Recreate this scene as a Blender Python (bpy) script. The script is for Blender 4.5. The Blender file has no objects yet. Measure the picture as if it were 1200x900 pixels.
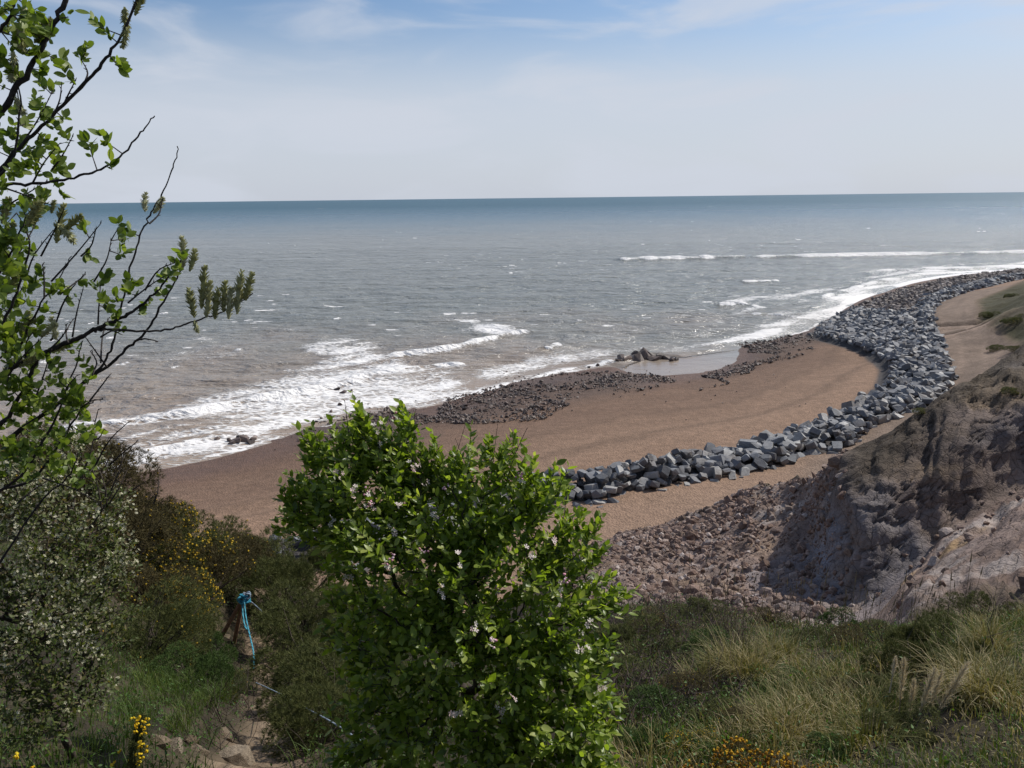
import bpy, math, random
import numpy as np
from mathutils import Matrix, Vector, Euler

random.seed(7); RNG = np.random.default_rng(7)
SC = bpy.context.scene
COL = SC.collection
R = math.radians

# ------------------------------------------------------------ camera, world, sun, exposure
CAM_H = 24.0                      # metres above the sea
F = 942.0                         # focal length in pixels of the 1200 px wide photograph
PITCH, ROLL = R(13.03), R(-0.68)
cd = bpy.data.cameras.new("camera"); cam = bpy.data.objects.new("camera", cd); COL.objects.link(cam)
cd.sensor_width = 36.0; cd.lens = 36.0 * F / 1200.0
cd.clip_start = 0.05; cd.clip_end = 200000
CAM_M = Matrix.Translation((0, 0, CAM_H)) @ Matrix.Rotation(math.pi/2 - PITCH, 4, 'X') @ Matrix.Rotation(ROLL, 4, 'Z')
cam.matrix_world = CAM_M
SC.camera = cam

SUN_AZ, SUN_EL = R(57), R(46)     # azimuth from +Y (view direction) towards +X
SUN_DIR = Vector((math.sin(SUN_AZ)*math.cos(SUN_EL), math.cos(SUN_AZ)*math.cos(SUN_EL), math.sin(SUN_EL)))
sd = bpy.data.lights.new("sun", 'SUN'); so = bpy.data.objects.new("sun", sd); COL.objects.link(so)
sd.energy = 4.0; sd.angle = R(0.53); sd.color = (1.0, 0.95, 0.87)
so.rotation_euler = (-SUN_DIR).to_track_quat('-Z', 'Y').to_euler()

W = bpy.data.worlds.new("World"); SC.world = W; W.use_nodes = True
nt = W.node_tree; nt.nodes.clear()
def N(tree, typ, **kw):
    n = tree.nodes.new(typ)
    for k, v in kw.items():
        if hasattr(n, k): setattr(n, k, v)
    return n
out = N(nt, 'ShaderNodeOutputWorld'); bg = N(nt, 'ShaderNodeBackground'); bg.inputs['Strength'].default_value = 0.1
sky = N(nt, 'ShaderNodeTexSky'); sky.sky_type = 'NISHITA'; sky.sun_disc = False
sky.sun_elevation = SUN_EL; sky.sun_rotation = SUN_AZ
sky.altitude = 20; sky.air_density = 1.0; sky.dust_density = 1.5; sky.ozone_density = 1.5
tc = N(nt, 'ShaderNodeTexCoord'); sep = N(nt, 'ShaderNodeSeparateXYZ')
nt.links.new(tc.outputs['Generated'], sep.inputs[0])
# thin high cloud: streaked noise, thickening into a pale veil towards the horizon
mp = N(nt, 'ShaderNodeMapping'); mp.inputs['Scale'].default_value = (2.2, 1.4, 9.0); mp.inputs['Rotation'].default_value = (0, R(6), 0)
mp.inputs['Location'].default_value = (0.35, 0.2, 0.0)
nt.links.new(tc.outputs['Generated'], mp.inputs[0])
nz = N(nt, 'ShaderNodeTexNoise'); nz.inputs['Scale'].default_value = 1.9; nz.inputs['Detail'].default_value = 7; nz.inputs['Roughness'].default_value = 0.52
nz.inputs['Distortion'].default_value = 0.5
nt.links.new(mp.outputs[0], nz.inputs['Vector'])
veil = N(nt, 'ShaderNodeMapRange'); veil.interpolation_type = 'SMOOTHSTEP'
veil.inputs['From Min'].default_value = 0.22; veil.inputs['From Max'].default_value = 0.09
veil.inputs['To Min'].default_value = 0.0; veil.inputs['To Max'].default_value = 0.85
nt.links.new(sep.outputs['Z'], veil.inputs['Value'])
cl = N(nt, 'ShaderNodeMapRange'); cl.interpolation_type = 'SMOOTHSTEP'
cl.inputs['From Min'].default_value = 0.43; cl.inputs['From Max'].default_value = 0.68
cl.inputs['To Min'].default_value = 0.0; cl.inputs['To Max'].default_value = 0.72
nt.links.new(nz.outputs['Fac'], cl.inputs['Value'])
add = N(nt, 'ShaderNodeMath', operation='MULTIPLY_ADD')   # veil + cloud*(1-veil)
inv = N(nt, 'ShaderNodeMath', operation='SUBTRACT'); inv.inputs[0].default_value = 1.0
nt.links.new(veil.outputs[0], inv.inputs[1])
nt.links.new(cl.outputs[0], add.inputs[0]); nt.links.new(inv.outputs[0], add.inputs[1]); nt.links.new(veil.outputs[0], add.inputs[2])
mx = N(nt, 'ShaderNodeMix', data_type='RGBA')
nt.links.new(add.outputs[0], mx.inputs[0]); 
tint = N(nt, 'ShaderNodeMix', data_type='RGBA', blend_type='MULTIPLY'); tint.inputs[0].default_value = 1.0
tint.inputs[7].default_value = (0.76, 0.88, 1.02, 1)
nt.links.new(sky.outputs[0], tint.inputs[6])
nt.links.new(tint.outputs[2], mx.inputs[6]); mx.inputs[7].default_value = (5.7, 6.1, 6.9, 1)
nt.links.new(mx.outputs[2], bg.inputs['Color']); nt.links.new(bg.outputs[0], out.inputs['Surface'])

SC.view_settings.view_transform = 'Standard'; SC.view_settings.look = 'None'
SC.view_settings.exposure = 0.12; SC.view_settings.gamma = 1.0
SC.cycles.max_bounces = 6; SC.cycles.transparent_max_bounces = 8; SC.cycles.diffuse_bounces = 3
SC.cycles.use_denoising = True

# ------------------------------------------------------------ survey: where a line of sight meets a level or a distance
M3 = np.array(CAM_M.to_3x3())
def rays(px, py):
    px, py = np.asarray(px, float), np.asarray(py, float)
    d = np.stack([(px-600)/F, -(py-450)/F, -np.ones_like(px)], -1)
    return d @ M3.T
def at_level(px, py, z):
    d = rays(px, py); t = (np.asarray(z, float) - CAM_H)/d[..., 2]
    return np.stack([d[..., 0]*t, d[..., 1]*t, CAM_H + d[..., 2]*t], -1)
def at_dist(px, py, Y):
    d = rays(px, py); t = np.asarray(Y, float)/d[..., 1]
    return np.stack([d[..., 0]*t, d[..., 1]*t, CAM_H + d[..., 2]*t], -1)
def to_px(P):
    q = (P - np.array([0, 0, CAM_H])) @ M3
    return 600 + F*q[..., 0]/(-q[..., 2]), 450 - F*q[..., 1]/(-q[..., 2])

# ------------------------------------------------------------ noise
def _hash(ix, iy, iz, seed):
    h = (ix*374761393 + iy*668265263 + iz*2147483647 + seed*974634777) & 0xffffffff
    h = ((h ^ (h >> 13))*1274126177) & 0xffffffff
    h = ((h ^ (h >> 16))*2246822519) & 0xffffffff
    return ((h ^ (h >> 15)) & 0xffffff)/float(0xffffff)
def vnoise(x, y, z=0.0, seed=0):
    x, y, z = np.broadcast_arrays(np.asarray(x, float), np.asarray(y, float), np.asarray(z, float))
    fx, fy, fz = np.floor(x), np.floor(y), np.floor(z)
    ix, iy, iz = fx.astype(np.int64), fy.astype(np.int64), fz.astype(np.int64)
    u, v, w = x-fx, y-fy, z-fz
    u, v, w = u*u*(3-2*u), v*v*(3-2*v), w*w*(3-2*w)
    r = 0
    for a in (0, 1):
        for b in (0, 1):
            for c in (0, 1):
                r = r + _hash(ix+a, iy+b, iz+c, seed)*(u if a else 1-u)*(v if b else 1-v)*(w if c else 1-w)
    return r*2-1
def fbm(x, y, z=0.0, o=4, seed=0, g=0.5):
    s, a, t = 0, 1.0, 0
    for k in range(o):
        s = s + a*vnoise(x*2**k+17*k, y*2**k-9*k, z*2**k+5*k, seed+k); t += a; a *= g
    return s/t
def sstep(a, b, x):
    t = np.clip((x-a)/(b-a), 0, 1); return t*t*(3-2*t)

def poly_dist(P, line):
    """distance of points (…,2) to a polyline (m,2), and the arc parameter 0..1 of the foot"""
    best = np.full(P.shape[:-1], 1e9); par = np.zeros(P.shape[:-1])
    line = np.asarray(line, float)[:, :2]; n = len(line)-1
    for i in range(n):
        a, b = line[i], line[i+1]; ab = b-a
        t = np.clip(((P-a)@ab)/max(ab@ab, 1e-9), 0, 1)
        d = np.linalg.norm(P-(a+t[..., None]*ab), axis=-1)
        m = d < best; best = np.where(m, d, best); par = np.where(m, (i+t)/n, par)
    return best, par
def in_poly(P, poly):
    poly = np.asarray(poly, float)[:, :2]; x, y = P[..., 0], P[..., 1]
    ins = np.zeros(x.shape, bool); j = len(poly)-1
    for i in range(len(poly)):
        xi, yi = poly[i]; xj, yj = poly[j]
        c = ((yi > y) != (yj > y)) & (x < (xj-xi)*(y-yi)/((yj-yi) if yj != yi else 1e-9)+xi)
        ins ^= c; j = i
    return ins
def resample(L, n):
    L = np.asarray(L, float); s = np.r_[0, np.cumsum(np.linalg.norm(np.diff(L, axis=0), axis=1))]
    t = np.linspace(0, s[-1], n); return np.stack([np.interp(t, s, L[:, k]) for k in range(L.shape[1])], -1)

# ------------------------------------------------------------ mesh building
def mesh_np(name, V, Fs, attrs=None, smooth=False):
    """V (n,3); Fs (m,k) one array or a list of arrays with equal k each; attrs: {name: array (n,) or (n,3)}"""
    me = bpy.data.meshes.new(name)
    if not isinstance(Fs, list): Fs = [Fs]
    Fs = [np.asarray(f, np.int32) for f in Fs if len(f)]
    V = np.asarray(V, np.float32)
    me.vertices.add(len(V)); me.vertices.foreach_set('co', V.ravel())
    nl = sum(f.size for f in Fs); nf = sum(len(f) for f in Fs)
    me.loops.add(nl); me.polygons.add(nf)
    me.loops.foreach_set('vertex_index', np.concatenate([f.ravel() for f in Fs]))
    tot = np.concatenate([np.full(len(f), f.shape[1], np.int32) for f in Fs])
    me.polygons.foreach_set('loop_start', np.r_[0, np.cumsum(tot)[:-1]].astype(np.int32))
    me.polygons.foreach_set('loop_total', tot)
    me.polygons.foreach_set('use_smooth', np.full(nf, smooth))
    for k, a in (attrs or {}).items():
        a = np.asarray(a, np.float32)
        if a.ndim == 1:
            me.attributes.new(k, 'FLOAT', 'POINT').data.foreach_set('value', a)
        else:
            c = np.ones((len(a), 4), np.float32); c[:, :3] = a
            me.attributes.new(k, 'FLOAT_COLOR', 'POINT').data.foreach_set('color', c.ravel())
    me.update(calc_edges=True); me.validate()
    return me
def link(name, me, mat=None, parent=None, loc=None, **props):
    o = bpy.data.objects.new(name, me); COL.objects.link(o)
    if mat is not None and me is not None:
        if not me.materials: me.materials.append(mat)
    if parent is not None: o.parent = parent
    if loc is not None: o.location = loc
    for k, v in props.items(): o[k] = v
    return o
def empty(name, loc, **props):
    o = bpy.data.objects.new(name, None); COL.objects.link(o); o.location = loc
    o.empty_display_size = 0.2
    for k, v in props.items(): o[k] = v
    return o
def grid_faces(ni, nj):
    i, j = np.meshgrid(np.arange(ni-1), np.arange(nj-1), indexing='ij'); a = (i*nj+j).ravel()
    return np.stack([a, a+nj, a+nj+1, a+1], -1)
def replicate(T, TF, M, P):
    """T (k,3) template, TF (f,c) faces, M (n,3,3) columns=axes*scale, P (n,3) -> V, F"""
    n, k = len(P), len(T)
    V = np.einsum('nij,kj->nki', M, T) + P[:, None, :]
    Fx = TF[None] + (np.arange(n)*k)[:, None, None]
    return V.reshape(-1, 3), Fx.reshape(-1, TF.shape[1])
def frames(axis, up=None, spin=None):
    """orthonormal frames (n,3,3): columns side, axis, normal"""
    a = axis/np.linalg.norm(axis, axis=-1, keepdims=True)
    if up is None: up = np.tile([0., 0, 1], (len(a), 1))
    s = np.cross(a, up); l = np.linalg.norm(s, axis=-1, keepdims=True)
    s = np.where(l < 1e-3, np.array([1., 0, 0]), s/np.maximum(l, 1e-3)); nrm = np.cross(s, a)
    if spin is not None:
        c, q = np.cos(spin)[:, None], np.sin(spin)[:, None]
        s, nrm = s*c+nrm*q, nrm*c-s*q
    return np.stack([s, a, nrm], -1)
def rand_dirs(n, rng=RNG):
    v = rng.normal(size=(n, 3)); return v/np.linalg.norm(v, axis=1, keepdims=True)
def rand_rot(n, rng=RNG):
    a = rand_dirs(n, rng); return frames(a, rand_dirs(n, rng))
def tubes(A, B, ra, rb, k=5):
    n = len(A); fr = frames(B-A+1e-7, np.tile([0.13, 0.31, 0.9], (n, 1)))
    ang = np.arange(k)*2*np.pi/k; ring = np.cos(ang)[None, :, None]*fr[:, None, :, 0]+np.sin(ang)[None, :, None]*fr[:, None, :, 2]
    V = np.concatenate([A[:, None]+ring*np.asarray(ra)[:, None, None], B[:, None]+ring*np.asarray(rb)[:, None, None]], 1)
    i = np.arange(k); j = (i+1) % k
    Fq = np.stack([i, j, j+k, i+k], -1)[None]+(np.arange(n)*2*k)[:, None, None]
    return V.reshape(-1, 3), Fq.reshape(-1, 4)
def smooth_line(L, n):
    """Catmull-Rom through points L (m,d) -> n samples"""
    L = np.asarray(L, float); m = len(L); t = np.linspace(0, m-1-1e-6, n); i = t.astype(int); u = (t-i)[:, None]
    g = lambda k: L[np.clip(i+k, 0, m-1)]
    p0, p1, p2, p3 = g(-1), g(0), g(1), g(2)
    return 0.5*(2*p1+(p2-p0)*u+(2*p0-5*p1+4*p2-p3)*u**2+(3*p1-p0-3*p2+p3)*u**3)
def line_tube(L, r0, r1, k=6):
    """one continuous tube along a polyline"""
    L = np.asarray(L, float); m = len(L); T = np.gradient(L, axis=0); fr = frames(T, np.tile([0.13, 0.31, 0.9], (m, 1)))
    for q in range(1, m):       # parallel-ish frames
        s = fr[q-1, :, 0]; t = fr[q, :, 1]; s = s-t*(s@t); s /= max(np.linalg.norm(s), 1e-6)
        fr[q, :, 0] = s; fr[q, :, 2] = np.cross(s, t)
    r = np.linspace(r0, r1, m) if np.isscalar(r0) else np.asarray(r0)
    a = np.arange(k)*2*np.pi/k
    V = L[:, None]+(np.cos(a)[None, :, None]*fr[:, None, :, 0]+np.sin(a)[None, :, None]*fr[:, None, :, 2])*r[:, None, None]
    i, j = np.meshgrid(np.arange(m-1), np.arange(k), indexing='ij'); j2 = (j+1) % k
    Fq = np.stack([i*k+j, i*k+j2, (i+1)*k+j2, (i+1)*k+j], -1).reshape(-1, 4)
    return V.reshape(-1, 3), Fq
def join(parts):
    """[(V,F)] -> V, [F…] (faces may differ in size)"""
    o, Vs, Fs = 0, [], []
    for V, Fx in parts:
        Vs.append(V); Fs.append(np.asarray(Fx)+o); o += len(V)
    return np.concatenate(Vs), Fs

# ------------------------------------------------------------ materials
def mat_new(name):
    m = bpy.data.materials.new(name); m.use_nodes = True; t = m.node_tree; t.nodes.clear()
    o = N(t, 'ShaderNodeOutputMaterial'); return m, t, o
def noise_node(t, scale, detail=4, rough=0.55, vec=None, dist=0.0):
    n = N(t, 'ShaderNodeTexNoise'); n.inputs['Scale'].default_value = scale; n.inputs['Detail'].default_value = detail
    n.inputs['Roughness'].default_value = rough; n.inputs['Distortion'].default_value = dist
    if vec is not None: t.links.new(vec, n.inputs['Vector'])
    return n
def ramp(t, src, stops):
    r = N(t, 'ShaderNodeValToRGB'); el = r.color_ramp.elements
    while len(el) < len(stops): el.new(0.5)
    for e, (p, c) in zip(el, stops): e.position = p; e.color = (*c, 1) if len(c) == 3 else c
    t.links.new(src, r.inputs[0]); return r
def mixc(t, fac, a, b, mode='MIX'):
    m = N(t, 'ShaderNodeMix', data_type='RGBA', blend_type=mode)
    for idx, v in ((0, fac), (6, a), (7, b)):
        if isinstance(v, (int, float)): m.inputs[idx].default_value = v
        elif isinstance(v, tuple): m.inputs[idx].default_value = (*v, 1) if len(v) == 3 else v
        else: t.links.new(v, m.inputs[idx])
    return m.outputs[2]
def mathn(t, op, a, b=None, c=None):
    m = N(t, 'ShaderNodeMath', operation=op)
    for i, v in enumerate((a, b, c)):
        if v is None: continue
        if isinstance(v, (int, float)): m.inputs[i].default_value = v
        else: t.links.new(v, m.inputs[i])
    return m.outputs[0]
def maprange(t, src, a, b, c=0.0, d=1.0, smooth=False):
    m = N(t, 'ShaderNodeMapRange')
    if smooth: m.interpolation_type = 'SMOOTHSTEP'
    for i, v in zip((1, 2, 3, 4), (a, b, c, d)): m.inputs[i].default_value = v
    t.links.new(src, m.inputs[0]); return m.outputs[0]
def attr(t, name):
    a = N(t, 'ShaderNodeAttribute'); a.attribute_name = name; return a
def coord(t): return N(t, 'ShaderNodeTexCoord').outputs['Object']
def bump(t, h, strength, dist, normal=None):
    b = N(t, 'ShaderNodeBump'); b.inputs['Strength'].default_value = strength; b.inputs['Distance'].default_value = dist
    t.links.new(h, b.inputs['Height'])
    if normal is not None: t.links.new(normal, b.inputs['Normal'])
    return b.outputs[0]
def principled(t, o, color, rough=0.8, spec=0.3, normal=None, **kw):
    p = N(t, 'ShaderNodeBsdfPrincipled')
    for k, v in (('Base Color', color), ('Roughness', rough)):
        if isinstance(v, (int, float)): p.inputs[k].default_value = v
        elif isinstance(v, tuple): p.inputs[k].default_value = (*v, 1)
        else: t.links.new(v, p.inputs[k])
    p.inputs['Specular IOR Level'].default_value = spec
    if normal is not None: t.links.new(normal, p.inputs['Normal'])
    if o is not None: t.links.new(p.outputs[0], o.inputs['Surface'])
    return p

# ------------------------------------------------------------ beach, foreshore, track and hinterland: one sheet
BP = [  # (px, py, z) of the photograph's ground beyond the cliff
 (-300,620,0),(-100,590,0),(60,568,0),(150,556,0),(200,548,0),(250,538,0),(290,527,0),(345,512,0.0),(400,500,0),(450,487,-.05),(527,472,0),(560,463,0),(600,450,0),(667,437,0),(720,432,.05),
 (750,445,.15),(800,442,.15),(850,437,.15),(760,425,-.3),(800,425,-.32),(840,420,-.3),(735,432,-.25),(700,425,-.3),(770,434,-.22),(820,430,-.22),(800,410,-.25),(875,405,0),(905,402,.1),(960,388,.2),(990,368,.2),(1040,342,.2),(1090,328,.2),(1200,316,.2),(1400,303,.2),
 (600,425,-.6),(700,405,-.6),(500,440,-.6),(400,460,-.6),(300,490,-.6),(200,515,-.6),(50,540,-.6),(850,390,-.8),(950,365,-.8),(1050,325,-.8),(1200,305,-1),(-200,580,-1),
 (100,480,-2.5),(300,440,-2.5),(500,400,-2.5),(700,370,-3),(900,330,-3),(1100,300,-4),(1500,285,-4),(0,420,-5),(400,350,-6),(800,290,-8),(-400,500,-4),(-200,440,-6),
 (150,590,1.2),(250,590,1.4),(330,570,1.2),(450,540,1.2),(600,510,1.3),(700,480,1.1),(800,462,1.0),(880,445,1.1),(950,410,1.2),(940,435,1.4),(1000,425,1.8),
 (250,620,2.4),(330,610,2.4),(450,590,2.4),(600,560,2.5),(700,540,2.4),(800,520,2.5),(900,500,2.6),(980,470,2.6),(1030,440,2.5),(1035,420,2.3),(850,480,1.8),(700,510,1.9),(950,450,1.9),
 (0,640,2.6),(-300,700,2.6),(300,680,3.0),(600,640,3.0),(700,610,3.0),(800,580,3.1),(880,565,3.2),(960,540,3.4),(750,640,3.1),(1000,540,3.5),(600,720,3.1),(1100,600,4),
 (1060,490,3.8),(1120,450,4.0),(1110,410,4.2),(1100,370,4.4),(1130,350,4.5),(1150,380,4.6),(1165,410,4.8),(1150,440,4.8),(1180,430,5.5),(1080,530,4.5),(1200,460,6.5),
 (1175,350,6.0),(1200,345,8.0),(1190,375,7.5),(1170,336,5.2),(1230,338,11),(1300,335,16),(1250,380,13),(1350,380,20),(1300,450,14),(1500,420,26),(1600,350,32),(1215,327,6.5),(1280,317,9),(1400,312,14),(1600,305,20),(2000,300,34),(2000,380,40),
]
bp = np.array([at_level(*p) for p in BP]); bpz = np.array([p[2] for p in BP])
def _sc(x, y):   # work where the spacing of the survey points is about even
    r = np.hypot(x, y); return np.stack([np.arctan2(x, y)*1.6, np.log(r)], -1)
_c = _sc(bp[:, 0], bp[:, 1])
def _phi(d): return d
_A = np.linalg.norm(_c[:, None]-_c[None], axis=-1)+np.eye(len(_c))*0.01
_n = len(_c); _K = np.zeros((_n+3, _n+3)); _K[:_n, :_n] = _A; _K[:_n, _n] = 1; _K[:_n, _n+1:] = _c; _K[_n, :_n] = 1; _K[_n+1:, :_n] = _c.T
_w = np.linalg.solve(_K, np.r_[bpz, 0, 0, 0])
def ground_z(x, y):
    q = _sc(x, y); sh = q.shape[:-1]; q = q.reshape(-1, 2); o = np.empty(len(q))
    for s in range(0, len(q), 40000):
        b = q[s:s+40000]; o[s:s+40000] = np.linalg.norm(b[:, None]-_c[None], axis=-1)@_w[:_n]+_w[_n]+b@_w[_n+1:]
    o = o.reshape(sh); r = np.hypot(x, y); return np.clip(np.minimum(o, 2.9+np.maximum(r-47, 0)*.2), -12, 60)

LAND = [(322,636),(400,624),(480,611),(560,598),(613,583),(697,593),(720,577),(767,573),(800,567),(840,562),(873,553),(910,547),(940,530),(973,532),(1000,520),(1013,503),(1053,487),(1100,470),(1113,457),(1113,433),(1100,393),(1090,370),(1100,353),(1133,343),(1167,338),(1200,330),(1260,323)]
SEAW = [(322,623),(400,611),(480,598),(560,585),(617,577),(633,563),(683,557),(733,547),(793,537),(830,528),(867,520),(900,510),(947,497),(993,477),(1030,460),(1047,450),(1050,433),(1027,413),(1000,405),(960,392),(975,375),(1007,360),(1053,345),(1100,334),(1150,327),(1200,322),(1260,316)]
LANDW = np.array([at_level(x, y, z) for (x, y), z in zip(LAND, np.r_[2.8, 2.8, 2.8, np.linspace(2.8, 4.2, len(LAND)-3)])])
SEAWW = np.array([at_level(x, y, z) for (x, y), z in zip(SEAW, [4.0]*14+[3.6, 3.2, 2.6, 2.2, 1.8, 1.2, 1.0, .9, .9, .9, .9, .9, .9])])
def corr(pts, z=0.0): return np.array([at_level(x, y, z)[:2] for x, y in pts])

ROCKBED = [corr([(330,512),(345,497),(400,490),(430,480),(470,478),(507,503),(505,520),(450,522),(400,525),(350,520)]),
           corr([(490,505),(515,483),(560,463),(585,449),(620,443),(700,437),(740,437),(780,446),(760,462),(700,475),(650,485),(600,497),(540,507)]),
           corr([(810,460),(845,430),(878,428),(870,405),(905,402),(955,385),(990,395),(985,402),(930,425),(880,437),(850,447),(815,462)])]
TRACK = corr([(1060,545),(1085,510),(1125,460),(1140,430),(1140,405),(1120,385),(1110,365),(1130,350),(1160,345)], 4.5)

us = np.concatenate([np.linspace(-3.2, -0.8, 50)[:-1], np.linspace(-0.8, 0.8, 440), np.linspace(0.8, 3.4, 60)[1:]])
ys = np.concatenate([np.geomspace(24, 320, 480)[:-1], np.geomspace(320, 900, 60)])
Yg, Ug = np.meshgrid(ys, us, indexing='ij'); Xg = Yg*Ug
Zg = ground_z(Xg, Yg)
P2 = np.stack([Xg, Yg], -1)
bed = np.zeros(Xg.shape)
for poly in ROCKBED:
    ins = in_poly(P2, poly); d, _ = poly_dist(P2, np.vstack([poly, poly[:1]])); bed = np.maximum(bed, np.where(ins, sstep(-2, 3, d), sstep(2.5, -1.5, -0+d)*0.6*0+np.where(d < 1.5, .3, 0)))
tk, _ = poly_dist(P2, TRACK); trackm = sstep(9, 5, tk)*(Zg > 3)
n1 = fbm(Xg*.08, Yg*.08, o=4, seed=3); n2 = fbm(Xg*.6, Yg*.6, o=3, seed=8); n3 = fbm(Xg*.25, Yg*.5, o=3, seed=12)
bm_ = in_poly(P2, np.vstack([LANDW[:, :2], SEAWW[::-1, :2]]))
bankpoly = np.vstack([LANDW[:, :2], SEAWW[::-1, :2]])
_dl, _ = poly_dist(P2, LANDW); _ds, _ = poly_dist(P2, SEAWW); _in = in_poly(P2, bankpoly)
mound = np.where(_in, np.minimum(_dl/2.6, 1)*1.5, np.where((_ds < 3.0) & (_dl > _ds), np.clip(1.5-_ds*.62, 0, 2), 0))*(Xg > -16)
Zg = Zg+np.maximum(mound-.7, 0)
bankm = sstep(.1, .5, mound)
Zg = Zg+bed*(0.12*n2+0.1)+0.03*n3*(Zg > .5)*(Zg < 4)
HINT = corr([(1138,345),(1200,331),(1260,325),(1400,310),(1400,440),(1215,425),(1188,408),(1168,392),(1143,376),(1140,358)], 6.0)
_dh, _ = poly_dist(P2, np.vstack([HINT, HINT[:1]])); land = np.maximum(sstep(5.6, 6.6, Zg)*(Xg > 30), in_poly(P2, HINT)*sstep(0, 2, _dh))*(1-trackm*.0)
trackm = trackm*(1-land)
Zg = Zg+land*(0.9*n1+0.35*n2)
# strand lines of the shingle: low steps along the contours
Zg = Zg+0.09*np.sin(Zg*9+n1*2.5)*sstep(1.2, 1.9, Zg)*sstep(3.6, 3.0, Zg)
dry, damp, wet = np.array([.225, .145, .098]), np.array([.158, .100, .069]), np.array([.118, .070, .049])
h = Zg+0.22*n1+0.07*n2
k1, k2 = sstep(1.1, 2.2, h)[..., None], sstep(.15, .8, h)[..., None]
Cg = wet*(1-k2)+damp*k2*(1-k1)+dry*k1*k2
wetm = 1-k2[..., 0]*.9
Cg = Cg*(1+.12*fbm(Xg*.15, Yg*.45, o=4, seed=21))[..., None]
band = np.exp(-((h-2.15)/.12)**2)+np.exp(-((h-1.6)/.1)**2)*.7
Cg = Cg*(1-.26*band)[..., None]
Cg = Cg*(1-bed[..., None]*.55)+np.array([.07, .055, .05])*bed[..., None]*.55
upper = sstep(2.6, 3.2, h)[..., None]*(Xg > -60)[..., None]
Cg = Cg*(1-upper*.5)+np.array([.265, .18, .128])*upper*.5
dust = np.array([.185, .135, .102]); Cg = Cg*(1-trackm[..., None])+dust*(1+.25*n2+.2*n1)[..., None]*trackm[..., None]
for off in (-1.3, 1.3, 2.6):
    rr = np.exp(-((tk*np.sign(Xg-np.interp(Yg, TRACK[:, 1][::-1] if TRACK[0, 1] > TRACK[-1, 1] else TRACK[:, 1], TRACK[:, 0][::-1] if TRACK[0, 1] > TRACK[-1, 1] else TRACK[:, 0]))-off)/.5)**2)
    Cg = Cg*(1+.18*rr*trackm)[..., None]
gr = sstep(-.25, .3, n1+.4*n2)[..., None]
turf = np.array([.06, .055, .028])*(1-gr)+np.array([.105, .082, .052])*gr
Cg = Cg*(1-land[..., None])+turf*land[..., None]
Cg = Cg*(1-bankm[..., None])+np.array([.06, .055, .055])*bankm[..., None]
# drain channels crossing the track
for (a, b) in (((1092,377.0),(1150,379.5)), ((1100,389),(1160,391))):
    q, _ = poly_dist(P2, corr([a, b], 4.5)); g = sstep(1.1, .2, q); Zg = Zg-.6*g; Cg = Cg*(1-.6*g)[..., None]
    q2 = sstep(1.4, .4, np.abs(q-2.0)); Zg = Zg+.25*q2; Cg = Cg*(1+.35*q2*sstep(-.1, .2, n2))[..., None]

def mat_ground():
    m, t, o = mat_new("shingle_beach"); c = coord(t)
    base = attr(t, 'col').outputs['Color']; wv = attr(t, 'wet').outputs['Fac']
    vo = N(t, 'ShaderNodeTexVoronoi'); vo.inputs['Scale'].default_value = 7; t.links.new(c, vo.inputs['Vector'])
    nn = noise_node(t, 1.3, 6, .6, c); n8 = noise_node(t, 14, 3, .6, c)
    v = maprange(t, nn.outputs['Fac'], .3, .7, .80, 1.2); v2 = maprange(t, n8.outputs['Fac'], .3, .7, .88, 1.12)
    sp = N(t, 'ShaderNodeSeparateColor'); t.links.new(vo.outputs['Color'], sp.inputs[0])
    v3 = maprange(t, sp.outputs[0], 0, 1, .86, 1.14)
    k = mathn(t, 'MULTIPLY', mathn(t, 'MULTIPLY', v, v2), v3)
    cc = N(t, 'ShaderNodeVectorMath', operation='SCALE'); t.links.new(base, cc.inputs[0]); t.links.new(k, cc.inputs['Scale'])
    hsum = mathn(t, 'ADD', vo.outputs['Distance'], mathn(t, 'MULTIPLY', nn.outputs['Fac'], 1.5))
    bb = bump(t, hsum, .55, .12)
    rough = maprange(t, wv, .4, 1, .92, .58)
    principled(t, o, cc.outputs[0], rough, .22, bb); return m
M_GROUND = mat_ground()
V = np.stack([Xg, Yg, Zg], -1).reshape(-1, 3)
link('beach', mesh_np('beach', V, grid_faces(*Xg.shape)[:, ::-1], {'col': Cg.reshape(-1, 3), 'wet': wetm.ravel()}, True), M_GROUND, kind='structure')
del V

# ------------------------------------------------------------ sea
us = np.concatenate([np.linspace(-4, -0.75, 50)[:-1], np.linspace(-0.75, 0.75, 600), np.linspace(0.75, 4, 50)[1:]])
ys = np.concatenate([np.geomspace(44, 420, 560)[:-1], np.geomspace(420, 4000, 110)[:-1], np.geomspace(4000, 90000, 30)])
Yw, Uw = np.meshgrid(ys, us, indexing='ij'); Xw = Yw*Uw; P2 = np.stack([Xw, Yw], -1)
near = Yw < 900
depth = np.full(Xw.shape, 8.0); depth[near] = -ground_z(Xw[near], Yw[near])
crest = np.zeros(Xw.shape); foam = np.zeros(Xw.shape)
wob = fbm(Xw*.12, Yw*.12, o=3, seed=31)*1.1
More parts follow.
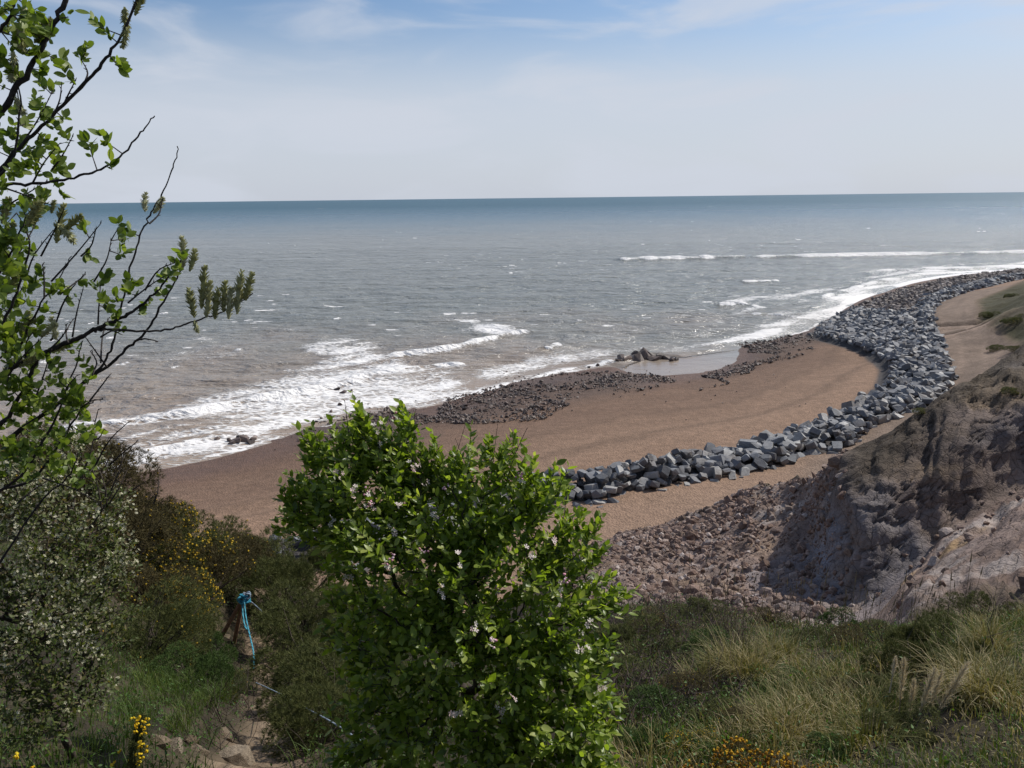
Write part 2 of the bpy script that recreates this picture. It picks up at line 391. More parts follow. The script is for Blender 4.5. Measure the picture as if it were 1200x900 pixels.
# breakers: (pixels along the crest, half width m, height m, foam strength, trailing foam m)
BREAK = [([(722,305.5),(760,304),(800,303.5),(840,302.5),(880,301.5)], 3.2, 1.2, 1.25, 0), ([(870,302),(960,300.5),(1040,299),(1100,298),(1200,296.5),(1300,296)], 3.2, 1.1, 1.15, 0),
 ([(445,420),(480,416),(515,412),(543,407),(570,399),(590,394),(612,390),(627,387)], .75, .55, 1.3, 1.5),
 ([(395,447),(440,438),(470,433),(500,430),(528,428),(547,425)], .8, .3, 1.1, 2.5),
 ([(60,506),(93,500),(133,497),(187,490),(240,482),(287,472),(333,463),(383,455),(430,445)], .9, .5, 1.3, 3.5),
 ([(120,545),(143,537),(187,527),(233,517),(262,510)], .6, .25, 1.15, 1.5),
 ([(868,331),(890,330.5),(915,330)], 1.2, .5, 1.1, 0), ([(836,358),(858,358),(873,357)], 1.2, .5, 1.1, 0), ([(641,410),(650,407),(657,404)], .8, .4, 1.2, .5),
 ([(880,367),(905,369),(930,372),(955,375)], .8, .3, 1.0, 1.5), ([(960,350),(985,342),(1005,337),(1030,330)], 1.0, .4, 1.0, 1.0),
 ([(1000,322),(1050,317),(1100,315),(1160,314),(1250,312)], 3, .6, 1.1, 4), ([(1030,331),(1080,322),(1130,320),(1200,317)], 2.0, .4, .9, 3),
 ([(560,463),(600,449),(640,440),(667,433),(700,428),(722,420)], .6, .12, .8, 1.5), ([(800,410),(840,403),(880,397),(920,385),(955,370),(1000,352),(1040,340),(1080,329),(1130,322),(1200,317)], 2.0, .3, 1.0, 2.5),
 ([(530,387),(560,386),(600,390)], .8, .1, .6, 2)]
sel = np.where(near & (depth > -1.5))
Ps = P2[sel] + np.stack([wob[sel], wob[sel]*.6], -1)
for pts, wd, ht, st, tr in BREAK:
    Lw = corr(pts); d, t = poly_dist(Ps, resample(Lw, 24)); lim = d < 30
    dd = d[lim]; tt = t[lim]; xs, yy = Ps[lim, 0], Ps[lim, 1]
    ends = sstep(0, .08, tt)*sstep(1, .92, tt); 
    brk = .55+.75*sstep(-.3, .25, fbm(tt*9+pts[0][0], tt*0+ht*7, o=3, seed=41))
    g = np.exp(-(dd/wd)**2)*ends
    seawd = yy < np.interp(xs, np.sort(Lw[:, 0]), Lw[np.argsort(Lw[:, 0]), 1])   # landward of the crest
    tail = np.exp(-(dd/(wd+tr))**2)*ends*.62
    prof = np.exp(-(dd/np.where(seawd, wd*.7, wd*2.2))**2)*ends
    ii = tuple(s[lim] for s in sel)
    crest[ii] = np.maximum(crest[ii], prof*ht*(.6+.5*brk)); foam[ii] = np.maximum(foam[ii], np.maximum(g*st*brk, tail*(.7+.3*brk)))
FOAMZ = [([(60,512),(95,505),(130,497),(180,480),(230,462),(300,440),(345,425),(385,408),(440,400),(500,425),(560,425),(560,463),(520,472),(447,483),(380,500),(345,512),(290,527),(250,540),(150,560),(60,570)], .60, 2),
 ([(520,373),(560,372),(600,380),(610,390),(575,394),(545,387)], .80, 1.2), ([(360,395),(410,388),(435,402),(400,420),(350,425),(330,410)], .60, 2),
 ([(540,430),(640,405),(700,403),(780,408),(800,412),(720,428),(667,436),(600,450),(560,463)], .54, 2.5),
 ([(780,412),(860,385),(960,345),(1010,318),(1100,313),(1260,308),(1260,322),(1100,330),(1040,342),(960,385),(870,403),(800,416)], .62, 2.5),
 ([(840,350),(960,330),(1010,314),(1100,308),(1260,304),(1260,312),(1000,335),(980,350),(900,372),(800,395)], .50, 3), ([(560,395),(760,380),(900,385),(800,408),(700,405),(600,420)], .34, 3), ([(560,300),(760,310),(1200,300),(1200,306),(900,325),(600,330)], .27, 6), ([(200,385),(500,360),(700,370),(700,395),(560,385),(400,395),(250,410)], .28, 3), ([(150,405),(230,385),(330,400),(330,420),(200,440),(120,450)], .33, 4)]
Pz = Ps+np.stack([fbm(Ps[:, 0]*.09, Ps[:, 1]*.09, o=4, seed=33), fbm(Ps[:, 0]*.09+7, Ps[:, 1]*.09, o=4, seed=35)], -1)*5.5
_u = corr([(430,445)])[0]-corr([(93,500)])[0]; _u /= np.linalg.norm(_u); _sp = Ps@_u; _sq = Ps@np.array([-_u[1], _u[0]])
bandn = .95+.85*fbm(_sp*.05+wob[sel]*.3, _sq*.34+wob[sel]*.8, o=4, seed=39)
for pts, s, soft in FOAMZ:
    soft *= 2.2; poly = corr(pts); ins = in_poly(Pz, poly); d, _ = poly_dist(Pz, np.vstack([poly, poly[:1]]))
    v = np.where(ins, .5+.5*sstep(0, soft, d), .5*sstep(soft, 0, d))*s*bandn; foam[sel] = np.maximum(foam[sel], v)
_cp = corr([(722,442),(736,428),(768,417),(800,419),(850,412),(876,408),(880,434),(830,442),(800,448),(728,448)]); _cd, _ = poly_dist(P2, np.vstack([_cp, _cp[:1]]))
calmf = np.where(in_poly(P2, _cp), .5+.5*sstep(0, 1.5, _cd), .5*sstep(3.0, 0, _cd)); calm = calmf > .5
foam = foam*(1-sstep(.3, .8, calmf)); crest = crest*(1-calmf)
edge = np.exp(-((depth-.05)/.09)**2)*.85*(.62+.38*sstep(-.2, .35, fbm(Xw*.3, Yw*.3, o=3, seed=37)))*near*~calm; foam = np.maximum(foam, edge*(.75+.5*wob.clip(-.5, .5)))
amp = sstep(.0, 1.2, depth)*(1-calmf)
sw = np.zeros(Xw.shape)
for (lx, ly, a, s) in ((.02, .16, .16, 51), (.06, .32, .10, 55), (.16, .55, .09, 59), (.5, 1.3, .05, 63)):
    sw += a*fbm(Xw*lx+Yw*ly*.15, Yw*ly-Xw*lx*.5, o=3, seed=s)
fade = np.exp(-(Yw/900)**2)
Zw = crest*fade+sw*amp*np.exp(-(Yw/500)**2)*1.6
# small caps out at sea
capn = fbm(Xw*.22, Yw*.36, o=2, seed=71)*np.exp(-(Yw/1400)**2)+fbm(Xw*.03, Yw*.05, o=3, seed=72)*(1-np.exp(-(Yw/1400)**2)); caps = sstep(.57, .68, capn)*sstep(75, 130, Yw)*.72
caps *= sstep(0, .3, fbm(Xw*.01+9, Yw*.02, o=2, seed=77)+.25); foam = np.maximum(foam, np.where(Yw < 2500, caps, 0)*(depth > 1))
# colour of the water itself: brown with stirred sand inshore, green blue far out, lightened there to stand in for haze
r_ = np.hypot(Xw, Yw); lr = np.log(r_)
ptch = fbm(Xw*.015, Yw*.03, o=4, seed=81)*.35+fbm(Xw/r_*14, lr*9, o=3, seed=84)*.35
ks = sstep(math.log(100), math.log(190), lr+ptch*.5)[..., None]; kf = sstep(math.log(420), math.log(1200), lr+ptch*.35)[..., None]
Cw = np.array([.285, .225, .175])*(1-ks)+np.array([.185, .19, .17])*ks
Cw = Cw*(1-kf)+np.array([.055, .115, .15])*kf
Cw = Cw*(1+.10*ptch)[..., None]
def mat_sea():
    m, t, o = mat_new("sea_water"); geo = N(t, 'ShaderNodeNewGeometry').outputs['Position']
    base = attr(t, 'col').outputs['Color']; fm = attr(t, 'foam').outputs['Fac']
    mpn = N(t, 'ShaderNodeMapping'); mpn.inputs['Scale'].default_value = (.55, 1.0, 1); mpn.inputs['Rotation'].default_value = (0, 0, R(-12)); t.links.new(geo, mpn.inputs[0])
    v = mpn.outputs[0]
    n_a = noise_node(t, 2.2, 6, .68, v, 1.2); n_d = noise_node(t, .5, 4, .6, v, 1.0); n_b = noise_node(t, .22, 4, .6, v, .5); n_c = noise_node(t, .035, 4, .6, v, .5)
    # lace: ridged noise cells
    vl = N(t, 'ShaderNodeTexVoronoi'); vl.feature = 'DISTANCE_TO_EDGE'; vl.inputs['Scale'].default_value = 1.5
    wv = mixc(t, .12, v, n_a.outputs['Color'], 'ADD'); t.links.new(wv, vl.inputs['Vector'])
    lace = maprange(t, vl.outputs['Distance'], 0, .28, 1, 0)
    nz_ = mathn(t, 'ADD', mathn(t, 'MULTIPLY', lace, .22), mathn(t, 'ADD', mathn(t, 'MULTIPLY', n_a.outputs['Fac'], .48), mathn(t, 'MULTIPLY', n_d.outputs['Fac'], .30)))
    nz_ = mathn(t, 'ADD', mathn(t, 'MULTIPLY', nz_, .7), mathn(t, 'MULTIPLY', n_b.outputs['Fac'], .3))
    # foam where mask + noise exceeds a threshold
    thr = mathn(t, 'ADD', fm, mathn(t, 'MULTIPLY', mathn(t, 'SUBTRACT', nz_, .45), 1.6))
    fac = maprange(t, thr, .52, .82, 0, 1, True)
    fac = mathn(t, 'MULTIPLY', fac, maprange(t, fm, .05, .3, 0, 1))
    fcol = mixc(t, fac, base, (.74, .72, .70))
    hb = mathn(t, 'ADD', mathn(t, 'MULTIPLY', n_d.outputs['Fac'], .55), mathn(t, 'ADD', n_b.outputs['Fac'], mathn(t, 'MULTIPLY', n_c.outputs['Fac'], 3.0)))
    wav = N(t, 'ShaderNodeAttribute'); wav.attribute_name = 'calm'
    hb2 = mathn(t, 'MULTIPLY', hb, wav.outputs['Fac'])
    hb2 = mathn(t, 'ADD', hb2, mathn(t, 'MULTIPLY', fac, .06))
    bb = bump(t, hb2, 1.0, 2.0)
    rg = mathn(t, 'ADD', mathn(t, 'MULTIPLY', fac, .5), attr(t, 'rough').outputs['Fac'])
    p = principled(t, o, fcol, rg, .5, bb); p.inputs['IOR'].default_value = 1.33; return m
M_SEA = mat_sea()
lift = 0.0
Zw = Zw-0.0
calma = np.where(calm, .04, 1.0)*sstep(-.1, .8, depth)*.9+.1
calma = calma*(1-calmf)+.06*calmf
rough = np.where(calmf > 2, .30, .16+.3*sstep(200, 3000, Yw))
V = np.stack([Xw, Yw, Zw], -1).reshape(-1, 3)
keep = (depth > -.6)
fc = grid_faces(*Xw.shape)[:, ::-1]; kf_ = keep.ravel()[fc].any(1)
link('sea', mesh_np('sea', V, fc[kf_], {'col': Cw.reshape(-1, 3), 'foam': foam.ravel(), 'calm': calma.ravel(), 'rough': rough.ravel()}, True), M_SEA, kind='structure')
del V

# ------------------------------------------------------------ stones
def hull_block(seed, sx, sy, sz, npts=14, cut=.75):
    import bmesh
    r = np.random.default_rng(seed); b = bmesh.new()
    # an irregular broken block: box corners pulled about plus a few facets
    for cx in (-1, 1):
        for cy in (-1, 1):
            for cz in (-1, 1):
                if r.random() < .2: 
                    for q in range(3):
                        w = np.array([cx, cy, cz], float); w[q] *= r.uniform(.1, .6); b.verts.new(w*[sx, sy, sz])
                else:
                    w = np.array([cx, cy, cz])*r.uniform(cut, 1.02, 3); b.verts.new(w*[sx, sy, sz])
    for q in range(npts-8):
        w = rand_dirs(1, r)[0]; w = w/np.abs(w).max()*r.uniform(.8, 1.08); b.verts.new(w*[sx, sy, sz])
    g = bmesh.ops.convex_hull(b, input=b.verts)
    bad = [v for v in b.verts if not v.link_faces]
    if bad: bmesh.ops.delete(b, geom=bad, context='VERTS')
    bmesh.ops.recalc_face_normals(b, faces=b.faces)
    bmesh.ops.triangulate(b, faces=b.faces)
    b.verts.ensure_lookup_table(); b.verts.index_update()
    V = np.array([v.co[:] for v in b.verts]); Fx = np.array([[v.index for v in f.verts] for f in b.faces]); b.free(); return V, Fx
def hull_lump(seed, n=22, ax=(1, .85, .75)):
    import bmesh
    r = np.random.default_rng(seed); b = bmesh.new(); d = rand_dirs(n, r)*r.uniform(.7, 1.05, (n, 1))*np.array(ax)
    for v in d: b.verts.new(v)
    bmesh.ops.convex_hull(b, input=b.verts); bad = [v for v in b.verts if not v.link_faces]
    if bad: bmesh.ops.delete(b, geom=bad, context='VERTS')
    bmesh.ops.triangulate(b, faces=b.faces); b.verts.index_update()
    V = np.array([v.co[:] for v in b.verts]); Fx = np.array([[v.index for v in f.verts] for f in b.faces]); b.free(); return V, Fx
def mat_stone(name, stops, rough=.75, scale=1.2, bstr=.5, spec=.35):
    m, t, o = mat_new(name); c = coord(t)
    oi = N(t, 'ShaderNodeObjectInfo').outputs['Random']; ta = attr(t, 'tint').outputs['Fac']
    f = mathn(t, 'FRACT', mathn(t, 'ADD', oi, ta)); r = ramp(t, f, stops)
    nn = noise_node(t, scale, 6, .65, c); n2 = noise_node(t, scale*9, 3, .6, c)
    k = mathn(t, 'MULTIPLY', maprange(t, nn.outputs['Fac'], .3, .7, .7, 1.3), maprange(t, n2.outputs['Fac'], .3, .7, .85, 1.15))
    gp = N(t, 'ShaderNodeNewGeometry').outputs['Position']; st = noise_node(t, .55, 4, .6, gp); rc_ = mixc(t, maprange(t, st.outputs['Fac'], .48, .68, 0, .55), r.outputs[0], (.17, .135, .105))
    cc = N(t, 'ShaderNodeVectorMath', operation='SCALE'); t.links.new(rc_, cc.inputs[0]); t.links.new(k, cc.inputs['Scale'])
    hh = mathn(t, 'ADD', nn.outputs['Fac'], mathn(t, 'MULTIPLY', n2.outputs['Fac'], .3))
    principled(t, o, cc.outputs[0], rough, spec, bump(t, hh, bstr, .12)); return m
M_ARMOUR = mat_stone('armour_stone', [(0, (.085, .09, .10)), (.35, (.145, .15, .165)), (.65, (.20, .205, .215)), (.85, (.27, .265, .26)), (1, (.42, .41, .39))], .7)
M_ARMOUR2 = mat_stone('weathered_stone', [(0, (.10, .085, .075)), (.4, (.17, .14, .125)), (.8, (.25, .21, .19)), (1, (.30, .27, .25))], .8)
M_PALE = mat_stone('pale_boulder', [(0, (.30, .29, .30)), (.6, (.42, .41, .42)), (1, (.52, .51, .50))], .8)
M_REEF = mat_stone('foreshore_stone', [(0, (.045, .034, .030)), (.5, (.095, .066, .055)), (.9, (.15, .11, .09)), (1, (.24, .19, .165))], .55, 2.5)

BLOCKS = [hull_block(100+i, *RNG.uniform([.75, .45, .32], [1.2, .85, .62]), npts=16, cut=.62) for i in range(14)]
def scatter_bank():
    n = 420; L = resample(LANDW, n); S = resample(SEAWW, n)
    # pair each landward point with a seaward one by index; the two lines run side by side
    Ls = np.r_[0, np.cumsum(np.linalg.norm(np.diff(L[:, :2], axis=0), axis=1))]
    pts = []
    i = 0.0; total = Ls[-1]
    r = np.random.default_rng(5); s = 0.0
    while s < total:
        k = np.searchsorted(Ls, s); k = min(k, n-1); a, b = L[k], S[k]; w = np.linalg.norm((b-a)[:2])
        w = max(w, 3.6); d = (b-a)[:2]/max(np.linalg.norm((b-a)[:2]), .1)
        far = max(0, (Ls[k]-Ls[np.searchsorted(L[:, 0], LANDW[3, 0])])/(total-Ls[np.searchsorted(L[:, 0], LANDW[3, 0])])); step = .60
        m = int((w+4.5)/step)
        for q in range(m):
            t = (q+r.uniform(-.3, .3))*step; p = a[:2]+d*t
            hmax = 1.6 if w < 9 else 1.05
            up = min(t/2.6, 1.0)*hmax; over = t-w
            if over > 0: up = hmax-over*.62
            pts.append((p[0]+r.normal()*.22, p[1]+r.normal()*.22, up, far, over, w))
        s += step*1.0
    return np.array(pts)
bk = scatter_bank()
gz = ground_z(bk[:, 0], bk[:, 1]); base_z = gz
bz = base_z+np.maximum(bk[:, 2], -.1)*np.where(bk[:, 5] > 9, .9, 1)-.15+RNG.normal(size=len(bk))*.17
P_b = np.stack([bk[:, 0], bk[:, 1], bz], -1)
# thin stones that crowd each other (bends)
cell = {}; keepi = []
for i, p in enumerate(P_b):
    c = (int(p[0]//1.0), int(p[1]//1.0)); 
    near_ = [j for dx in (-1, 0, 1) for dy in (-1, 0, 1) for j in cell.get((c[0]+dx, c[1]+dy), [])]
    if any(np.linalg.norm((P_b[j]-p)*[1, 1, .8]) < .50 for j in near_): continue
    cell.setdefault(c, []).append(i); keepi.append(i)
P_b = P_b[keepi]; bk = bk[keepi]
nb = len(P_b); yaw = RNG.uniform(0, 2*np.pi, nb)
ax = np.stack([np.cos(yaw), np.sin(yaw), RNG.normal(size=nb)*.32], -1); up = np.stack([RNG.normal(size=nb)*.5, RNG.normal(size=nb)*.5, np.ones(nb)], -1)
FR = frames(ax, up); scl = RNG.uniform(.30, .62, nb)*np.where(RNG.random(nb) < .12, 1.2, 1)*np.where(RNG.random(nb) < .1, 1.25, 1)
# seaward low stones of the far part are browner and smaller
brown = (bk[:, 3] > .52) & (bk[:, 4] > -bk[:, 5]*.74+RNG.normal(size=nb)*2.0)
scl = np.where(brown, scl*.85, scl)
px_, py_ = to_px(P_b); inv_ = (px_ > 605) & (px_ < 1215)
size_px = scl/P_b[:, 1]*inv_*((bk[:, 4] < .8) | (bk[:, 5] > 9))
order = np.argsort(-size_px); big = order[:298]; rest = order[298:]
REV = empty('rock_armour_bank', tuple(LANDW[7]), label='long curving bank of blue-grey armour boulders between the shingle and the track', category='rock bank')
bmesh_cache = []
for i, (V, Fx) in enumerate(BLOCKS):
    me = mesh_np('boulder', V, Fx); me.materials.append(M_ARMOUR); bmesh_cache.append(me)
rp = np.array(REV.location)
def mat4(M, P): 
    m = np.eye(4); m[:3, :3] = M; m[:3, 3] = P; return Matrix(m.tolist())
for q, i in enumerate(big):
    o = bpy.data.objects.new('boulder', bmesh_cache[int(i) % len(BLOCKS)]); COL.objects.link(o); o.parent = REV
    o.matrix_local = mat4(FR[i]*scl[i], P_b[i]-rp)
def joined_blocks(idx, templates, FRm, sc, P, name, mat, parent=None, kw=None, off=(0, 0, 0)):
    parts, tints = [], []
    for k, (T, TF) in enumerate(templates):
        ii = idx[idx % len(templates) == k]
        if not len(ii): continue
        V, Fx = replicate(T, TF, FRm[ii]*sc[ii][:, None, None], P[ii]-np.array(off)); parts.append((V, Fx)); tints.append(np.repeat(RNG.random(len(ii)), len(T)))
    V, Fs = join(parts)
    return link(name, mesh_np(name, V, Fs, {'tint': np.concatenate(tints)}), mat, parent, **(kw or {}))
joined_blocks(np.array([i for i in rest if not brown[i]]), BLOCKS, FR, scl, P_b, 'smaller_boulders', M_ARMOUR, REV, {'kind': 'stuff'}, rp)
joined_blocks(np.array([i for i in rest if brown[i]]), BLOCKS, FR, scl, P_b, 'brown_boulders', M_ARMOUR2, REV, {'kind': 'stuff'}, rp)
print('bank stones', nb)

# foreshore stones on the rock beds
REEFB = [hull_lump(300+i, 13, (1, .8, .6)) for i in range(8)]
def bed_scatter(poly, n, r):
    lo, hi = poly.min(0), poly.max(0); out_ = []
    while len(out_) < n:
        q = r.uniform(lo, hi, (n*2, 2)); q = q[in_poly(q, poly)]; out_ += list(q)
    return np.array(out_[:n])
pts = np.vstack([bed_scatter(p, n, RNG) for p, n in zip(ROCKBED, (3200, 12500, 6500))])
pts = pts+np.stack([fbm(pts[:, 0]*.13, pts[:, 1]*.13, o=3, seed=93), fbm(pts[:, 0]*.13, pts[:, 1]*.13, o=3, seed=95)], -1)*[7, 4.5]
dn = fbm(pts[:, 0]*.16, pts[:, 1]*.16, o=3, seed=91); pts = pts[dn > RNG.normal(size=len(pts))*.22-.08]
strag = np.vstack([np.stack([RNG.normal(c[0], s, m), RNG.normal(c[1], s*1.6, m)], -1) for (c, s, m) in
    ((corr([(480,480)])[0], 5, 50), (corr([(560,462)])[0], 4, 60), (corr([(610,445)])[0], 3, 40), (corr([(660,430)])[0], 4, 22), (corr([(400,505)])[0], 3, 30), (corr([(830,462)])[0], 6, 60), (corr([(1000,362)])[0], 6, 40))])
pts = np.vstack([pts, strag]); m = len(pts); sc_ = RNG.gamma(1.5, .075, m).clip(.05, .5)
P_r = np.stack([pts[:, 0], pts[:, 1], np.maximum(ground_z(pts[:, 0], pts[:, 1])+.12, -.06)+sc_*.12], -1)
FRr = rand_rot(m); FRr[:, 2, :] *= .8
ordr = np.argsort(-sc_/P_r[:, 1])
FS = empty('foreshore_rocks', tuple(corr([(600,480)])[0])+(0.3,), label='bed of dark broken rocks along the low tide line below the shingle', category='rocks')
refm = []
for T, TF in REEFB:
    me = mesh_np('rock', T, TF); me.materials.append(M_REEF); refm.append(me)
fo = np.array(FS.location)
for i in ordr[:150]:
    o = bpy.data.objects.new('rock', refm[int(i) % 8]); COL.objects.link(o); o.parent = FS; o.matrix_local = mat4(FRr[i]*sc_[i], P_r[i]-fo)
joined_blocks(ordr[150:], REEFB, FRr, sc_, P_r, 'small_rocks', M_REEF, FS, {'kind': 'stuff'}, fo)

def rock_group(name, label, cat, spots, z=0.1):
    c0 = corr([spots[0][:2]])[0]; e = empty(name, (c0[0], c0[1], z), label=label, category=cat)
    for k, (x, y, s) in enumerate(spots):
        p = at_level(x, y, z); o = bpy.data.objects.new('rock', refm[k % 8]); COL.objects.link(o); o.parent = e
        M = rand_rot(1)[0]*s; M[2] *= .55
        o.matrix_local = mat4(M, p-np.array(e.location))
    return e
rock_group('surf_rock', 'two dark rocks awash in the surf left of the bush', 'rocks', [(277,517,1.0),(283,513,.9),(289,515,1.1),(297,514,.9),(272,519,.6),(294,518,.8),(254,514,.5),(268,516,.5)], .1)
rock_group('reef', 'low dark reef of rock standing in the shallows off the beach', 'reef', [(728,419,1.2),(735,421,1.5),(742,419,1.6),(750,421,1.7),(757,419,1.8),(765,421,1.5),(772,420,1.4),(780,420,1.2),(788,422,1.0),(745,415,1.3),(755,415,1.5),(763,416,1.2),(793,421,.7),(724,422,.8),(700,428,.5),(690,430,.4)], .12)
rock_group('surf_rock', 'small black rocks poking from the foam above the bush', 'rocks', [(395,456,.6),(403,460,.8),(408,446,.4),(398,474,.5),(388,482,.4),(526,468,.5),(412,458,.5),(376,490,.4)], .1)

# ------------------------------------------------------------ cliff: one lofted sheet from behind the camera over the edge and down to the beach
def z_of(px, py, Y): return float(at_dist(px, py, Y)[2])
def x_of(px, Y): return (px-600)/F*Y/math.cos(PITCH)*.985
# columns: x position in the photograph -> rows of (Y, height below camera or 'py' line of sight)
def Z(Y, z): return (Y, CAM_H+z)
def S(px, Y, py): return (Y, z_of(px, py, Y))
CC = {}
CC[-2600] = [Z(-8, 2), Z(.5, 1), Z(4, 0), Z(8.5, -1), Z(13, -3), Z(17, -5), Z(21, -8), Z(26, -12), Z(30, -16), Z(34, -19), Z(38, -21), Z(46, -25)]
CC[-900] = [Z(-8, .5), Z(.5, -.8), Z(4, -2), Z(8.5, -3.6), Z(13, -5.5), Z(17, -7), Z(21, -10), Z(26, -14), Z(30, -17), Z(34, -20), Z(38, -21.6), Z(46, -25)]
CC[-200] = [Z(-8, -.3), Z(.5, -1.5), Z(4, -2.9), Z(8.5, -4.6), Z(13, -6.2), Z(17, -7.4), Z(21, -11), Z(26, -15), Z(30, -18), Z(34, -20.4), Z(38, -21.8), Z(46, -25)]
CC[60] = [Z(-8, -.4), Z(.5, -1.6), Z(4, -3.0), Z(8.5, -4.7), Z(13, -5.9), Z(17, -6.6), Z(21, -11.5), Z(26, -15.5), Z(30, -18.2), Z(34, -20.6), Z(38, -22), Z(46, -25)]
CC[190] = [Z(-8, -.4), Z(.5, -1.6), Z(4, -3.3), Z(8.5, -5.5), Z(13, -7.1), Z(17, -7.6), Z(21, -12), Z(26, -16), Z(30, -18.6), Z(34, -20.8), Z(38, -22), Z(46, -25)]
CC[285] = [Z(-8, -.4), Z(.5, -1.7), Z(4, -3.45), Z(8.5, -5.95), Z(13, -8.1), Z(17, -8.5), Z(21, -12.6), Z(26, -16.4), Z(30, -19), Z(34, -21), Z(38, -22.2), Z(46, -25)]
CC[370] = [Z(-8, -.4), Z(.5, -1.7), Z(4, -3.5), Z(8.5, -5.8), Z(13, -7.8), Z(17, -8.9), Z(21, -13), Z(26, -17), Z(30, -19.4), Z(34, -21.2), Z(38, -22.4), Z(46, -25)]
CC[540] = [Z(-8, -.4), Z(.5, -1.7), Z(4, -3.4), Z(8.5, -5.5), Z(13, -7.8), Z(17, -10.6), Z(23, -14), Z(29, -18), Z(34, -20), Z(38, -21.4), Z(42, -22.8), Z(50, -25)]
CC[690] = [Z(-8, -.4), Z(.5, -1.7), Z(4, -3.35), Z(8.5, -5.3), Z(12, -6.7), Z(16, -10.2), S(690, 25, 722), S(690, 32, 690), S(690, 39, 663), S(690, 46, 643), Z(49, -22.3), Z(56, -25)]
CC[800] = [Z(-8, -.3), Z(.5, -1.7), Z(4, -3.3), Z(8.5, -5.2), S(800, 12, 712), Z(16, -10.0), S(800, 24, 726), S(800, 31, 690), S(800, 39, 650), S(800, 47, 613), Z(50, -21.5), Z(58, -25)]
CC[900] = [Z(-8, -.2), Z(.5, -1.6), Z(4, -3.2), Z(8.5, -5.2), S(900, 12, 728), Z(16, -10.2), S(900, 23, 742), S(900, 29, 704), S(900, 36, 645), S(900, 46, 576), Z(49, -19.5), Z(60, -25)]
CC[950] = [Z(-8, -.2), Z(.5, -1.6), Z(4, -3.2), Z(8.5, -5.2), S(950, 12, 738), Z(16, -10.4), S(950, 22, 745), S(950, 28, 705), S(950, 34, 640), S(950, 40, 566), Z(43, -16), Z(58, -25)]
CC[985] = [Z(-8, -.2), Z(.5, -1.6), Z(4, -3.2), Z(8.5, -5.2), S(985, 12, 745), Z(16, -10.2), S(985, 21, 748), S(985, 27.3, 705), S(985, 29.5, 610), S(985, 33.5, 533), Z(37, -13.2), Z(58, -25)]
CC[1020] = [Z(-8, -.2), Z(.5, -1.6), Z(4, -3.1), Z(8.5, -5.2), S(1020, 12, 748), Z(15.5, -9.4), S(1020, 20, 738), S(1020, 26, 705), S(1020, 28.5, 590), S(1020, 33, 512), Z(37, -12.4), Z(60, -25)]
CC[1070] = [Z(-8, 0), Z(.5, -1.5), Z(4, -3.1), Z(8.5, -5.1), S(1070, 12, 745), S(1070, 15, 733), S(1070, 20, 700), S(1070, 26.5, 662), S(1070, 29, 565), S(1070, 33, 482), Z(37, -10.6), Z(62, -24)]
CC[1130] = [Z(-8, 0), Z(.5, -1.4), Z(4, -3.0), Z(8.5, -5.0), S(1130, 12, 740), S(1130, 15, 722), S(1130, 20, 674), S(1130, 27.5, 617), S(1130, 30, 510), S(1130, 34, 441), Z(38, -9.4), Z(64, -22)]
CC[1205] = [Z(-8, .2), Z(.5, -1.3), Z(4, -2.9), Z(8.5, -4.9), S(1205, 12, 730), S(1205, 15, 700), S(1205, 20, 636), S(1205, 28.5, 572), S(1205, 31, 470), S(1205, 36, 398), Z(40, -7.5), Z(68, -19)]
CC[1400] = [Z(-8, .2), Z(.5, -1.3), Z(4, -2.7), Z(8.5, -4.3), Z(12, -5.3), Z(15, -6.0), Z(20, -7.2), Z(28, -8.6), Z(32, -6.0), Z(38, -4), Z(44, -4), Z(76, -10)]
CC[2000] = [Z(-8, .4), Z(.5, -1.0), Z(4, -2.2), Z(8.5, -3.6), Z(12, -4.4), Z(15, -4.6), Z(20, -4.8), Z(28, -4.6), Z(32, -3), Z(38, -1.5), Z(48, 0), Z(90, 2)]
CC[3800] = [Z(-8, 1), Z(.5, -.3), Z(4, -1.2), Z(8.5, -2), Z(12, -2.4), Z(15, -2.4), Z(20, -2), Z(28, -1), Z(32, 0), Z(38, 1), Z(48, 3), Z(100, 6)]
ck = sorted(CC); arr = np.array([CC[k] for k in ck])      # (ncol, nrow, 2)
ncol, nrow = arr.shape[:2]
# sample columns finely inside the picture
cs = np.concatenate([np.linspace(0, 2, 24)[:-1], np.interp(np.linspace(-200, 1400, 430), ck, range(ncol)), np.linspace(ncol-3, ncol-1, 30)[1:]])
rs = np.concatenate([np.linspace(0, 2, 14)[:-1], np.linspace(2, 4, 60)[:-1], np.linspace(4, 6, 44)[:-1], np.linspace(6, 9, 150)[:-1], np.linspace(9, nrow-1, 34)])
def cr(A, t, axis):
    A = np.moveaxis(A, axis, 0); m = len(A); t = np.minimum(t, m-1-1e-9); i = np.floor(t).astype(int); u = (t-i).reshape((-1,)+(1,)*(A.ndim-1))
    g = lambda k: A[np.clip(i+k, 0, m-1)]
    p0, p1, p2, p3 = g(-1), g(0), g(1), g(2); ten = .8
    m1, m2 = ten*.5*(p2-p0), ten*.5*(p3-p1)
    r_ = (2*u**3-3*u**2+1)*p1+(u**3-2*u**2+u)*m1+(-2*u**3+3*u**2)*p2+(u**3-u**2)*m2
    return np.moveaxis(r_, 0, axis)
pxs = np.interp(cs, range(ncol), ck)
G = cr(cr(arr, cs, 0), rs, 1)                  # (nc, nr, 2)
# rows behind the camera: keep columns from crossing by fanning from a point behind the viewer
Yr = G[..., 0]; Zr = G[..., 1]
Yeff = np.where(Yr < 5, 5+(Yr-5)*.35, Yr)
Xr = (pxs[:, None]-600)/F*Yeff/math.cos(PITCH)*(1-.0*Yr)
for _ in range(2):    # exact: on the line of sight of that column
    pass
XYZ = np.stack([Xr, Yr, Zr], -1)
